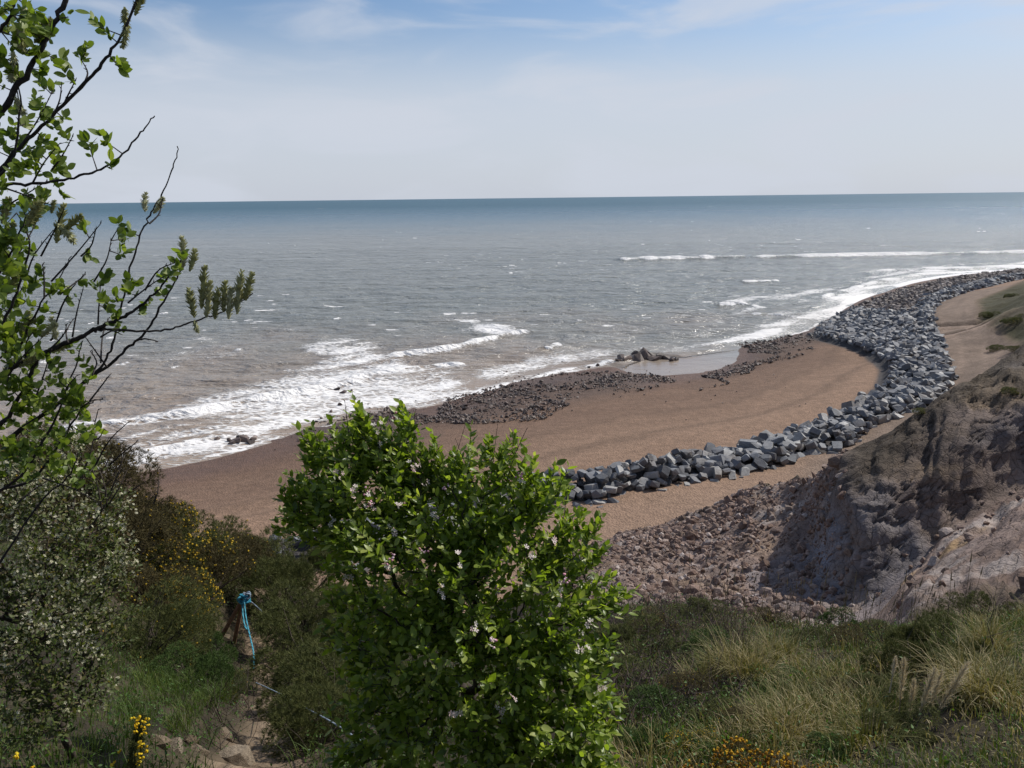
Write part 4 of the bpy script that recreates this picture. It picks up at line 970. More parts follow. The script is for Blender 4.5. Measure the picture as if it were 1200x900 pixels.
# ---- willow on the left, hand-laid limbs
rw = np.random.default_rng(23)
LIMBS = [ # [(px,py,Y)], r0, r1
 ([(-60,190,1.7),(0,133,1.7),(20,103,1.7),(37,77,1.7),(52,50,1.7),(67,20,1.7),(82,-12,1.7),(95,-50,1.7)], .0085, .0050),
 ([(-50,260,1.8),(0,197,1.8),(25,170,1.8),(50,147,1.8),(83,113,1.8),(110,86,1.8),(128,64,1.8),(143,40,1.8),(158,4,1.8),(170,-25,1.8)], .0065, .0026),
 ([(-60,216,1.75),(0,216,1.75),(35,215,1.75),(67,212,1.75),(95,205,1.75),(117,199,1.75),(140,185,1.75),(160,162,1.75),(172,147,1.75),(182,136,1.75)], .0045, .0014),
 ([(-80,480,1.9),(-20,455,1.9),(17,430,1.9),(45,417,1.9),(67,407,1.9),(88,398,1.9),(100,393,1.9),(116,384,1.9),(133,377,1.9),(150,368,1.9),(163,360,1.9),(178,346,1.9),(190,335,1.9),(213,305,1.9)], .0105, .0022),
 ([(112,388,1.9),(127,385,1.9),(150,388,1.9),(183,388,1.9),(200,385,1.9),(217,380,1.9),(240,372,1.9),(253,369,1.9),(275,357,1.9),(297,342,1.9)], .0042, .0016),
 ([(-90,540,1.95),(0,518,1.95),(30,498,1.95),(50,487,1.95),(68,473,1.95),(83,460,1.95),(110,440,1.95),(133,423,1.95),(150,407,1.95),(167,393,1.95),(180,374,1.95),(193,353,1.95),(206,328,1.95),(213,312,1.95),(220,298,1.95)], .0075, .0018),
 ([(100,448,1.95),(118,430,1.95),(128,414,1.95),(134,395,1.95),(138,375,1.95),(145,345,1.95),(157,300,1.95),(164,277,1.95),(173,257,1.95),(183,240,1.95),(190,227,1.95),(200,203,1.95),(206,185,1.95),(208,172,1.95)], .0042, .0014),
 ([(-70,560,1.9),(0,500,1.9),(20,470,1.9),(32,445,1.9),(43,423,1.9),(48,410,1.9)], .0070, .0050),
 ([(15,430,1.9),(28,395,1.9),(40,370,1.9),(55,345,1.9),(70,325,1.9),(84,300,1.9)], .0040, .0012),
 ([(-40,420,1.7),(0,385,1.7),(20,340,1.7),(30,310,1.7),(35,285,1.7),(20,250,1.7)], .0045, .0015),
 ([(60,400,1.9),(68,370,1.9),(80,345,1.9),(90,330,1.9),(100,318,1.9)], .0035, .001),
 ([(-30,350,1.6),(0,320,1.6),(15,290,1.6),(28,262,1.6),(40,240,1.6)], .0035, .001),
 ([(-40,250,1.7),(5,200,1.7),(20,160,1.7),(23,120,1.7),(20,75,1.7)], .004, .0014),
 ([(-30,60,1.6),(0,35,1.6),(14,12,1.6),(22,-8,1.6)], .0045, .003),
 ([(-100,620,2.0),(0,575,2.0),(40,560,2.0),(70,520,2.0),(95,480,2.0),(110,470,2.0)], .006, .002),
 ([(0,660,2.0),(50,585,2.0),(80,560,2.0),(93,530,2.0)], .004, .0015),
 ([(-60,610,1.9),(20,560,1.9),(60,500,1.9),(85,440,1.9),(96,400,1.9)], .0055, .0015),
]
wroot = np.array([-1.9, 1.5, 0]); wroot[2] = gz_at(-1.9, 1.5)
WL = empty('willow', tuple(wroot), label='sallow willow with catkins and fresh leaves reaching over the sea on the left', category='tree')
parts_ = []; limbs_w = []
for pts, r0, r1 in LIMBS:
    A = np.array([at_dist(x, y, Y) for x, y, Y in pts]); L = smooth_line(A, len(pts)*4); L += rw.normal(size=L.shape)*.0015
    limbs_w.append(L); V, Fx = line_tube(L-wroot, np.linspace(r0, r1, len(L))*.78*(1+.10*rw.normal(size=len(L)).clip(-1, 1.5)), None, 7); parts_.append((V, Fx))
# the limbs meet in a leaning trunk outside the picture
tr = smooth_line([wroot, wroot+[.05, .05, .5], [-1.65, 1.7, CAM_H-.75], [-1.62, 1.72, CAM_H-.2], [-1.5, 1.7, CAM_H+.3]], 20); V, Fx = line_tube(tr-wroot, np.linspace(.05, .02, 20), None, 8); parts_.append((V, Fx))
for L in limbs_w:
    a = L[0]
    if to_px(a)[0] < -20:
        j = np.argmin(np.linalg.norm(tr-a, axis=1)+np.where(tr[:, 2] > a[2]-.1, 5, 0)*0); V, Fx = line_tube(smooth_line([tr[max(j-3, 0)], (tr[max(j-3, 0)]+a)/2+[0, 0, -.03], a], 8)-wroot, .014, .008, 6) if False else line_tube(smooth_line([tr[max(j-3, 0)], (tr[max(j-3, 0)]+a)/2+[0, 0, -.03], a], 8)-wroot, np.linspace(.014, .008, 8), None, 6); parts_.append((V, Fx))
# side twigs
tw = [(38,215,70,168),(20,160,18,95),(28,165,60,110),(60,140,72,100),(75,122,88,95),(100,95,95,70),(20,300,45,255),(30,330,62,270),(48,300,75,245),(60,330,118,262),(95,300,112,270),(110,330,130,282),(150,355,190,325),(85,395,97,340),(115,380,118,330),(60,408,78,380),(80,402,85,375),(118,395,140,391),(170,340,205,308),(118,425,128,372),(125,430,100,395),(108,440,106,412),(80,470,90,440),(165,398,185,400),(60,200,85,160),(5,220,60,240),(0,245,55,212),(175,262,190,235),(105,470,128,440),(95,478,120,468),(100,520,115,480),(96,515,122,503),(112,545,150,495),(128,545,160,518),(50,560,110,585),(20,590,62,560),(40,470,60,410),(10,440,50,395),(26,500,70,470),(0,420,22,380),(3,380,28,335),(30,420,38,390),(52,350,50,310),(70,345,100,322)]
for (x0, y0, x1, y1) in tw:
    Y0 = 1.85; a, b = at_dist(x0, y0, Y0), at_dist(x1, y1, Y0+rw.normal()*.05); L = smooth_line([a, (a+b)/2+rw.normal(size=3)*.006, b], 8); limbs_w.append(L)
    V, Fx = line_tube(L-wroot, np.linspace(.0024, .0009, 8), None, 5); parts_.append((V, Fx))
    for q in range(2, 8):
        a = L[q]-wroot; d = rand_dirs(1, rw)[0]+(L[-1]-L[0])/np.linalg.norm(L[-1]-L[0])*1.2; d /= np.linalg.norm(d); parts_.append(tubes(a[None], (a+d*.008)[None], [.0016], [.0004], 4))
V, Fs = join(parts_); link('branches', mesh_np('branches', V, Fs, smooth=True), M_WBARK, WL)
CL = [(118,32,3),(126,40,3),(100,62,5),(95,72,3),(136,73,4),(140,80,2),(50,100,5),(44,118,2),(62,104,2),(64,148,3),(50,128,3),(30,145,4),(16,150,4),(8,175,4),(68,70,2),(80,20,2),(38,14,3),(10,35,2),(24,15,3),(22,45,3),(46,82,4),(106,176,6),(124,166,5),(130,190,3),(66,186,5),(64,196,3),(70,222,3),(28,196,4),(14,205,4),(5,215,3),(42,200,3),(12,240,3),(30,262,4),(14,280,5),(5,300,5),(22,320,5),(35,335,4),(50,322,4),(60,345,5),(70,340,4),(58,365,4),(44,385,5),(30,395,5),(18,410,5),(8,425,5),(75,335,3),(84,350,4),(100,330,3),(120,328,6),(118,345,5),(125,360,5),(135,350,4),(150,335,5),(155,345,4),(160,330,3),(138,372,4),(140,385,4),(146,280,4),(138,268,4),(152,272,3),(140,298,3),(200,320,5),(208,312,4),(195,330,3),(190,345,4),(175,355,3),(165,365,3),(212,300,4),(98,268,2),(104,300,3),(40,295,3),(90,410,1),(0,340,4),(0,370,5),(5,395,5),(0,445,5),(12,455,4),(80,470,5),(60,480,5),(40,500,5),(85,452,3),(22,480,5),(8,520,6),(50,525,5),(70,505,4),(92,470,5),(60,545,5),(30,550,5),(0,100,3),(5,75,3),(0,130,4),(60,40,2)]
for _ in range(80):
    CL.append((rw.uniform(-10, 110), rw.uniform(400, 580), int(rw.integers(2, 4))))
for _ in range(150):
    yy = rw.uniform(0, 560); xx = rw.uniform(-20, 62+30*math.sin(yy/70)+max(0, yy-330)*.14); CL.append((xx, yy, int(rw.integers(2, 5))))
WT, WF = leaf_template(.58, .06, .18, 5, .15); 
AL = np.vstack(limbs_w); aX, aY = to_px(AL)
P, A, S_ = [], [], []; stems = []
for (x, y, n) in CL:
    k = int(np.argmin(np.hypot(aX-x, aY-y))); b = AL[k]; c = at_dist(x, y, b[1]+rw.normal()*.03); d = c-b; L = np.linalg.norm(d)
    if L < .01: d = rw.normal(size=3)*.02+[0, 0, .03]
    d = d/np.linalg.norm(d)*.6+np.array([.05, 0, .8])*.5; d /= np.linalg.norm(d)
    if L > .012: stems.append((b, c))
    n = int(n*2.2+3); ph = rw.random()*6
    for q in range(n):
        a = ph+q*2.3; fr = frames(d[None], rand_dirs(1, rw))[0]; side = fr[:, 0]*math.cos(a)+fr[:, 2]*math.sin(a)
        P.append(c+d*rw.uniform(-.02, .02)); A.append(d*rw.uniform(.5, 1.2)+side*.8+rw.normal(size=3)*.2); S_.append(rw.uniform(.011, .029))
P, A, S_ = np.array(P), np.array(A), np.array(S_)
Mx = frames(A, np.tile([.1, -.9, .5], (len(A), 1))+rw.normal(size=A.shape)*.7)*S_[:, None, None]
leaves_out(WL, WT, WF, Mx, P, M_WILLOW, 290, cellpx=4.0)
st = np.array(stems); V, Fx = tubes(st[:, 0]-wroot, st[:, 1]-wroot, np.full(len(st), .0014), np.full(len(st), .0009), 5); link('leaf_stalks', mesh_np('leaf_stalks', V, Fx, smooth=True), M_WBARK, WL, kind='stuff')
# catkins: a core set all round with small pointed capsules
def catkin_mesh(r, n=90):
    L = np.stack([np.zeros(8), np.linspace(0, 1, 8), .05*np.sin(np.linspace(0, 3, 8))], -1); V0, F0 = line_tube(L, np.array([.05, .09, .11, .12, .12, .11, .08, .03]), None, 6)
    t = r.uniform(.02, 1, n); a = np.arange(n)*2.4; d = np.stack([np.cos(a), .55+0*a, np.sin(a)], -1); d /= np.linalg.norm(d, axis=1, keepdims=True)
    c = np.stack([0*t, t, .05*np.sin(3*t)], -1)+d*.05; ln = .20*(np.sin(np.pi*np.clip(t*.9+.08, 0, 1)))+.07
    V1, F1 = tubes(c, c+d*ln[:, None], np.full(n, .035), np.full(n, .006), 4); return join([(V0, F0), (V1, F1)])
M_CAT = mat_plain('willow_catkin', [(0, (.34, .35, .13)), (.5, (.48, .48, .24)), (1, (.62, .61, .40))], .8, .4)
cats = []
for k in range(3):
    V, Fs = catkin_mesh(rw); me = mesh_np('catkin', V, Fs); me.materials.append(M_CAT); cats.append(me)
CT = [(28,5,24,40),(22,30,28,60),(38,40,60,22),(40,50,55,35),(146,8,150,38),(158,18,166,-12),(168,-5,173,-30),(148,30,143,56),(12,108,24,125),(18,118,30,138),(170,248,171,226),(180,250,191,232),(32,265,48,235),(66,285,75,240),(70,275,96,253),(66,262,88,285),(2,262,10,232),(4,285,16,262),(38,262,48,246),(214,315,213,278),(222,318,228,292),(228,372,222,338),(236,362,240,313),(242,372,246,330),(252,374,256,338),(262,366,264,330),(268,374,272,338),(278,368,284,318),(288,352,296,320),(272,358,292,342),(228,375,232,390),(25,395,33,365),(48,395,66,380),(20,430,45,415),(8,345,22,318),(55,412,80,405),(0,440,18,422),(60,250,64,235),(16,60,12,95),(5,410,14,380),(30,380,52,372),(66,398,60,372)]
for k, (x0, y0, x1, y1) in enumerate(CT):
    j = int(np.argmin(np.hypot(aX-x0, aY-y0))); Yb = AL[j][1]; a, b = at_dist(x0, y0, Yb), at_dist(x1, y1, Yb+rw.normal()*.01); d = b-a; L = np.linalg.norm(d)
    fr = frames(d[None], rand_dirs(1, rw))[0]; w = min(L, .062)*.95+.004; M_ = fr@np.diag([w*.62+.010, L, w*.62+.010])
    o = bpy.data.objects.new('catkin', cats[k % 3]); COL.objects.link(o); o.parent = WL; o.matrix_local = mat4(M_, a-wroot)

# ------------------------------------------------------------ scrub
re_ = np.random.default_rng(41)
def spray_template(n, r, spread=.75, wd=.055, ln=(.6, 1.1)):
    V, Fx = [], []
    for k in range(n):
        d = np.array([0, 1, 0])+r.normal(size=3)*spread*.6; d /= np.linalg.norm(d); s = np.cross(d, rand_dirs(1, r)[0]); s /= np.linalg.norm(s); L = r.uniform(*ln); b = d*r.uniform(0, .35); i = len(V)
        V += [b-s*wd, b+s*wd, b+d*L]; Fx.append([i, i+1, i+2])
    return np.array(V), np.array(Fx)
SPR = [spray_template(12, re_, .95, .05, (.5, 1.1)) for _ in range(3)]
def bush_proto(name, n, mat, r, size=.13, flowers=0, fmat=None, lumps=11, bare_stems=24, fsize=.030):
    """unit bush, radius about 1, sitting on its base: returns list of (part name, mesh, material, kind)"""
    C = np.array([[r.uniform(-.62, .62), r.uniform(-.62, .62), r.uniform(.15, .75)] for _ in range(lumps)]); Rr = r.uniform(.22, .48, lumps)
    P = []
    while len(P) < n:
        k = r.integers(lumps); d = rand_dirs(1, r)[0]; 
        if d[2] < -.5: continue
        p = C[k]+d*Rr[k]*(1-.35*r.random()**2)
        if p[2] < 0: continue
        e = np.linalg.norm(p-C, axis=1)/Rr; e[k] = 9
        if e.min() < .75 and r.random() > .15: continue
        P.append(p)
    P = np.array(P); out_d = P-np.array([0, 0, .25]); out_d /= np.linalg.norm(out_d, axis=1, keepdims=True); ax_ = out_d+np.array([0, 0, .35])+r.normal(size=P.shape)*.45
    parts, tn = [], []
    for k in range(3):
        m = np.arange(n) % 3 == k; Mx = frames(ax_[m], rand_dirs(m.sum(), r))*(size*r.uniform(.6, 1.25, m.sum()))[:, None, None]; V, Fx = replicate(*SPR[k], Mx, P[m]); parts.append((V, Fx)); tn.append(np.repeat(r.random(m.sum()), len(SPR[k][0])))
    V, Fs = join(parts); out = [('foliage', mesh_np(name+'_foliage', V, Fs, {'tint': np.concatenate(tn)}), mat, 'stuff')]
    if flowers:
        m = r.choice(n, flowers, replace=flowers > n); fp = P[m]+out_d[m]*size*.7+r.normal(size=(flowers, 3))*.02; Mx = rand_rot(flowers, r)*(fsize*r.uniform(.6, 1.2, flowers))[:, None, None]
        V, Fx = replicate(BT, BF, Mx, fp); out.append(('flowers', mesh_np(name+'_flowers', V, Fx, {'tint': np.repeat(r.random(flowers), len(BT))}), fmat, 'stuff'))
    if bare_stems:
        k = r.choice(n, bare_stems); b = np.stack([r.normal(size=bare_stems)*.12, r.normal(size=bare_stems)*.12, np.full(bare_stems, -.08)], -1); mid = b*.4+P[k]*.6+r.normal(size=b.shape)*.05
        V, Fx = join([tubes(b, mid, np.full(bare_stems, .022), np.full(bare_stems, .014), 5), tubes(mid, P[k], np.full(bare_stems, .014), np.full(bare_stems, .005), 5)]); out.append(('stems', mesh_np(name+'_stems', V, Fx), M_TWIG, None))
    for _, me, m_, _ in out: me.materials.append(m_)
    return out
G_GREEN = [bush_proto('gorse', 2600, M_GORSE, re_, .075, 60, M_YEL2, fsize=.022) for _ in range(2)]
G_BROWN = [bush_proto('gorse', 2600, M_GORSEB, re_, .075, 60, M_YEL2, fsize=.022) for _ in range(2)]
G_YEL = [bush_proto('gorse', 2400, M_GORSE, re_, .075, 800, M_YEL2, fsize=.026) for _ in range(2)]
G_DARK = [bush_proto('scrub', 2400, M_GORSE, re_, .085, 0) for _ in range(2)]
M_LUSH = mat_plain('lush_green', [(0, (.035, .060, .014)), (.5, (.055, .095, .020)), (1, (.10, .15, .035))], .7, .15)
G_LUSH = [bush_proto('shrub', 2400, M_LUSH, re_, .085, 0) for _ in range(2)]
def place_bush(proto, p, s, name, label, cat, group=None, rot=None, hs=1.0):
    e = empty(name, tuple(p), label=label, category=cat); 
    if group: e['group'] = group
    e.rotation_euler = (0, 0, re_.uniform(0, 6.28) if rot is None else rot); e.scale = (s, s, s*hs)
    for pn, me, m_, kd in proto:
        o = bpy.data.objects.new(pn, me); COL.objects.link(o); o.parent = e
        if kd: o['kind'] = kd
    return e
def ground_at(px, Y):
    x = float(at_dist(px, 600, Y)[0]); return np.array([x, Y, gz_at(x, Y)])
GB = [ # px, Y, radius, proto list, height scale, label
 (128,17.5,1.15,G_BROWN,1.1,'gorse bush nearest the surf on the left slope'), (165,17.8,1.0,G_BROWN,.95,'dark brown gorse bush against the wet shingle, left of the green ones'),
 (196,17.5,.95,G_GREEN,.85,'green scrub bush on the left slope edge against the brown shingle'), (232,17.6,.95,G_GREEN,.8,'low green gorse bush at the slope edge left of the path top'),
 (268,17.8,.95,G_GREEN,.85,'dark green gorse bush just beyond the blue rope post'), (305,18.2,1.0,G_GREEN,.95,'gorse bush at the slope edge under the pale boulders'), (345,17.5,1.0,G_DARK,.95,'shaded scrub bush at the slope edge behind the crab apple'),
 (150,15,1.1,G_BROWN,1.0,'brownish gorse bush in the second row up the left slope'), (190,14.9,1.0,G_YEL,.95,'flowering gorse bush just above the golden yellow one'), (228,15,.95,G_BROWN,.9,'rusty brown gorse bush with few flowers in mid slope'),
 (262,16.6,.7,G_BROWN,.95,'round rust coloured gorse bush above the blue rope post'), (315,15.5,.8,G_DARK,.9,'dark scrub bush right of the blue rope post'), (345,14,.9,G_DARK,.9,'dark scrub bush in the shade between post and crab apple'),
 (190,12.8,.8,G_YEL,1.05,'gorse bush with golden yellow flowers, largest on the left slope'), (218,13.6,.42,G_YEL,1.0,'smaller yellow flowering gorse bush beside the path'), (160,12.5,.9,G_BROWN,.8,'brown gorse bush left of the yellow flowering ones'),
 (120,13.5,1.2,G_BROWN,1.0,'brown gorse bush showing over the cream blossom'), (178,10.3,.75,G_GREEN,.55,'dark green gorse bush with deep shade beneath, left of the path'), (222,10.6,.5,G_LUSH,.6,'green scrub bush leaning to the sandy path'),
 (246,8.8,.3,G_GREEN,.7,'small green bush on the left bank of the path'), (150,9,.8,G_GREEN,.6,'fresh green scrub bush behind the cream blossom'), (205,8.2,.5,G_LUSH,.5,'low green bush above the grass mound'),
 (350,11,.9,G_DARK,.8,'shaded scrub bush on the right bank of the path'), (345,8.6,.62,G_DARK,.9,'dark bush overhanging the right side of the path'), (385,7.0,.7,G_DARK,.8,'very dark scrub at the foot of the crab apple'), (352,6.2,.5,G_DARK,.9,'small dark bush by the lower path'),
 (90,15.5,1.3,G_BROWN,1.1,'brown gorse bush behind the willow twigs'), (60,17.5,1.5,G_GREEN,1.1,'tall green gorse bush behind the willow branches'), (10,17,1.5,G_BROWN,1.1,'gorse bush at the left margin behind the blossom'), (430,13,1.1,G_DARK,.9,'scrub bush hidden low behind the crab apple'), (480,15,1.1,G_DARK,.7,'scrub bush at the cliff edge behind the crab apple')]
for k, (px, Y, s, pr, hs, lab) in enumerate(GB):
    p = ground_at(px, Y); p[2] -= .12*s; s *= (1.3 if px > 255 else 1.22) if Y > 14 else 1.0; place_bush(pr[k % 2], p, s, 'gorse_bush' if 'gorse' in lab else 'scrub_bush', lab, 'bush', 'gorse and scrub bushes on the left slope')
RB = [(755,8.2,.55,G_DARK,.7,'dark shrub right of the crab apple below the clay heap'),(785,5.6,.34,G_LUSH,.75,'bright green bramble bush right of the crab apple'),(770,4.7,.25,G_LUSH,.8,'fresh green shrub low beside the crab apple leaves'),
 (1078,6.0,.30,G_DARK,1.1,'dark rushy bush above the cream plumes'),(1118,6.2,.38,G_DARK,1.15,'tall dark bush right of the cream plumes'),(1000,11.3,.38,G_LUSH,.9,'small bright green shrub at the lip of the clay gully'),(1045,11.6,.36,G_LUSH,.7,'tiny green shrub beside the pale stones'),
 (1195,11.6,.5,G_LUSH,.8,'green shrub on the right edge above the tussocks'),(1160,10.6,.55,G_DARK,.9,'dark green shrub against the clay slope at right'),(850,7.6,.36,G_LUSH,.8,'green shrub among the tall stalks'),(1060,5.3,.25,G_DARK,.6,'dark low bush in the hollow under the plumes'),(930,6.2,.3,G_LUSH,.5,'green cushion of scrub in the middle of the long grass'),(830,4.5,.2,G_YEL,.8,'yellow gorse tuft at the bottom edge beside the crab apple')]
for k, (px, Y, s, pr, hs, lab) in enumerate(RB):
    p = ground_at(px, Y); p[2] -= .1*s; place_bush(pr[k % 2], p, s, 'shrub', lab, 'shrub', hs=hs)
M_YEL3 = mat_plain('orange_gorse', [(0, (.30, .13, .008)), (.6, (.50, .26, .012)), (1, (.70, .45, .03))], .7, .2)
M_YG = [bush_proto('gorse', 500, M_GORSEB, re_, .13, 420, M_YEL3, fsize=.05) for _ in range(2)]
for k, (px, py, s, lab) in enumerate([(845,893,.24,'clump of bright yellow gorse flowers at the bottom edge, leftmost'),(880,896,.25,'clump of orange yellow gorse flowers at the bottom edge, middle one'),(915,893,.22,'clump of yellow gorse flowers at the bottom edge under the long grass'),(950,896,.18,'rightmost small clump of orange gorse at the bottom edge'),(812,892,.16,'small clump of gorse flowers beside the lowest apple leaves')]):
    p = on_sight(px, py+26); place_bush(M_YG[k % 2], p-[0, 0, .10], s, 'gorse_bush', lab, 'bush', 'yellow gorse along the bottom edge')
# far shrubs on the hinterland and the ridge
for k, (px, py, z, s, lab, cat) in enumerate([(1158,371,5.2,2.4,'dark shrub at the foot of the slope beside the track bend','shrub'),(1190,380,7,3.0,'large dark shrub on the inland slope at the right edge','shrub'),(1175,398,6.2,2.4,'dark shrub on the bank above the track','shrub'),(1198,402,7,2.4,'shrub on the right margin over the cliff ridge','shrub'),(1185,343,6.8,2.2,'small dark shrub against the boulders far up the shore','shrub'),(1167,384,5.6,1.6,'small shrub between the two drains and the cliff','shrub')]):
    q = at_level(px, py, z); q[2] = float(ground_z(q[0], q[1]))-.5; s *= .7
    place_bush(G_GREEN[k % 2], q, s, 'shrub', lab, cat, hs=.55)
for k, (px, py, s, lab) in enumerate([(1005,512,.7,'low green shrub on the cliff ridge above the boulders'),(1030,500,.8,'olive shrub on the cliff ridge, second from the boulders'),(1052,492,.7,'olive shrub higher on the cliff ridge'),(1185,455,.6,'bronze shrub near the top of the shaded cliff'),(975,531,.6,'shrub at the low end of the cliff ridge'),(1080,478,.5,'small tuft of scrub on the cliff crest')]):
    p = on_sight(px, py+4)
    if p is None: continue
    place_bush(G_GREEN[k % 2], p-[0, 0, .15], s, 'shrub', lab, 'shrub', hs=.55)

M_OLIVE = mat_leaf('blackthorn_leaf', [(0, (.045, .06, .016)), (.5, (.09, .115, .03)), (.85, (.14, .15, .05)), (1, (.17, .12, .07))], .35, .55, .3)
# ---- blossoming blackthorn on the left
BTB = [(15,570,3.6,62),(55,640,3.6,85),(10,740,3.4,100),(105,640,3.9,52),(110,715,3.7,62),(75,540,4.0,44),(85,790,3.5,60),(-40,640,3.4,90),(40,840,3.3,50),(128,590,4.1,30),(135,665,3.9,34),(60,500,4.0,26)]
bp_, BC, BR = shell_points(BTB, 1500, re_, .75)
broot = np.array([-2.45, 3.9, 0.]); broot[2] = gz_at(-2.45, 3.9)-.05
BK = empty('blackthorn', tuple(broot), label='blackthorn bush covered in cream blossom at the lower left', category='bush')
bn, bpar, brad, btips = grow(bp_, broot, .0013, [broot, broot+[.02, -.1, .25], broot*.5+at_dist(30, 740, 3.6)*.5, at_dist(30, 740, 3.6)], re_, bias=.3, wig=.1); brad = np.minimum(brad, .022)
V, Fx = wood_mesh(bn, bpar, brad); link('branches', mesh_np('branches', V-broot, Fx, smooth=True), M_TWIG, BK)
ot = np.repeat(bn[btips], 9, 0); pr_ = np.repeat(bn[bpar[btips]], 9, 0); u = re_.random((len(ot), 1)); pos = ot+(pr_-ot)*u*1.0+re_.normal(size=ot.shape)*.022
keepb = fbm(pos[:, 0]*3.5, pos[:, 1]*3.5, pos[:, 2]*3.5, 3, 201) > .02; pb_ = pos[keepb]
nd = re_.normal(size=pb_.shape)+[.1, -.5, .5]; fr = frames(nd, rand_dirs(len(nd), re_))[:, :, [0, 2, 1]]*re_.uniform(.0045, .009, len(nd))[:, None, None]
V, Fx = replicate(FT, FF, fr, pb_-broot); link('blossom', mesh_np('blossom', V, Fx, {'tint': np.repeat(re_.random(len(pb_)), len(FT))}), M_SLOE, BK, kind='stuff')
LT3, LF3 = leaf_template(.5, .08, .15, 3)
P, Mx, S_ = shoot_leaves(bn, bpar, btips, re_, (7, 12), .10, (.016, .034)); 
leaves_out(BK, LT3, LF3, Mx, P, M_OLIVE, 0)
# twigs standing out of the scrub against the surf
tws = [(95,560,112,505),(125,590,117,552),(128,590,150,548),(130,575,148,520),(120,600,105,540),(180,590,186,560),(105,620,140,560),(60,600,100,560),(70,700,30,640),(90,740,120,690),(20,720,70,660),(0,800,60,740)]
for (x0, y0, x1, y1) in tws:
    L = smooth_line([at_dist(x0, y0, 3.8), at_dist((x0+x1)/2+2, (y0+y1)/2, 3.8), at_dist(x1, y1, 3.85)], 8); parts = [line_tube(L-broot, np.linspace(.005, .0018, 8), None, 5)]
    for q in range(2, 7):
        a = L[q]-broot; d = rand_dirs(1, re_)[0]+[0, 0, .6]; d /= np.linalg.norm(d); parts.append(tubes(a[None], (a+d*re_.uniform(.02, .07))[None], [.002], [.0008], 4))
    V, Fs = join(parts); link('twig', mesh_np('twig', V, Fs), M_TWIG, BK)

# ---- grasses
def blades(base, az, h, reach, droop, w, seg=4):
    n = len(base); t = np.linspace(0, 1, seg+1)[None, :]; d = np.stack([np.cos(az), np.sin(az), 0*az], -1); s = np.stack([-np.sin(az), np.cos(az), 0*az], -1)
    sp = re_.normal(size=(n, 1))*.5; s = s+d*sp; s /= np.linalg.norm(s, axis=1, keepdims=True)
    hor = reach[:, None]*t**1.7; ver = h[:, None]*t-droop[:, None]*t**3; C = base[:, None]+d[:, None]*hor[..., None]+np.array([0, 0, 1.])*ver[..., None]
    wd = (w[:, None]*(1-t**2*.999))[..., None]*s[:, None]; V = np.stack([C-wd*.5, C+wd*.5], 2).reshape(n, -1, 3); k = (seg+1)*2
    f = np.array([[2*i, 2*i+1, 2*i+3, 2*i+2] for i in range(seg)]); Fx = f[None]+(np.arange(n)*k)[:, None, None]; return V.reshape(-1, 3), Fx.reshape(-1, 4), k
def grass(name, centers, per, hh, spread, w, mat, kw, seg=4, tintrng=(0, 1), lean=None, parent=None, dro=.4):
    n = len(centers)*per; c = np.repeat(centers, per, 0); s = np.repeat(re_.uniform(.65, 1.3, len(centers)), per); tc = np.repeat(re_.random(len(centers)), per)
    az = re_.uniform(0, 2*np.pi, n); rr = spread*np.sqrt(re_.random(n))*s; b = c+np.stack([np.cos(az)*rr, np.sin(az)*rr, 0*rr-.02], -1); az2 = az+re_.normal(size=n)*.7
    h = hh*s*re_.uniform(.45, 1.1, n); reach = h*re_.uniform(.1, .95, n); dr = h*re_.uniform(0, dro*1.6, n)
    if lean is not None: b = b
    V, Fx, k = blades(b, az2, h, reach, dr, w*re_.uniform(.6, 1.3, n), seg)
    ti = np.clip(tintrng[0]+(tintrng[1]-tintrng[0])*np.clip(.55*tc+.45*re_.random(n), 0, .999), 0, .999)
    return link(name, mesh_np(name, V-(np.array(parent.location) if parent else 0), Fx, {'tint': np.repeat(ti, k)}), mat, parent, **kw)
def mat_attr_only(name, stops, trans, tcol=(1.2, 1.2, .6)):
    m, t, o = mat_new(name); r = ramp(t, attr(t, 'tint').outputs['Fac'], stops); p = principled(t, None, r.outputs[0], .6, .25)
    tr = N(t, 'ShaderNodeBsdfTranslucent'); t.links.new(mixc(t, 1.0, r.outputs[0], tcol, 'MULTIPLY'), tr.inputs['Color']); ms = N(t, 'ShaderNodeMixShader'); ms.inputs[0].default_value = trans
    t.links.new(p.outputs[0], ms.inputs[1]); t.links.new(tr.outputs[0], ms.inputs[2]); t.links.new(ms.outputs[0], o.inputs['Surface']); return m
MG1 = mat_attr_only('long_grass', [(0, (.055, .068, .016)), (.35, (.11, .118, .028)), (.55, (.20, .175, .065)), (.75, (.35, .28, .14)), (1, (.58, .48, .30))], .28)
MG2 = mat_attr_only('green_grass', [(0, (.040, .068, .012)), (.6, (.082, .125, .022)), (.92, (.15, .185, .04)), (1, (.24, .22, .10))], .28)
veg = (1-bare)*(1-pthm)*(rowt > 1.3)*sstep(5.0, 4.6, rowt)
tall = sstep(-.15, .25, fbm(X_*.5, Y_*.5, o=3, seed=211))
wr = veg*sstep(690, 740, colp)*(colp < 1900)*(1-.75*sstep(1300, 1400, colp))*sstep(2.6, 3.0, Y_)*(1-.99*np.exp(-((colp-1080)/80)**2-((Y_-4.6)/1.3)**2))
c1, _, _, _ = sample_sheet(wr*(.02+sstep(.0, .3, fbm(X_*.7, Y_*.7, o=3, seed=212)))*sstep(10.6, 9.0, Y_)*sstep(3.6, 4.4, Y_)*(.1+.9*sstep(800, 870, colp)), 150, re_, 1.3); grass('long_grass', c1, 60, .27, .16, .0065, MG1, {'kind': 'stuff'})
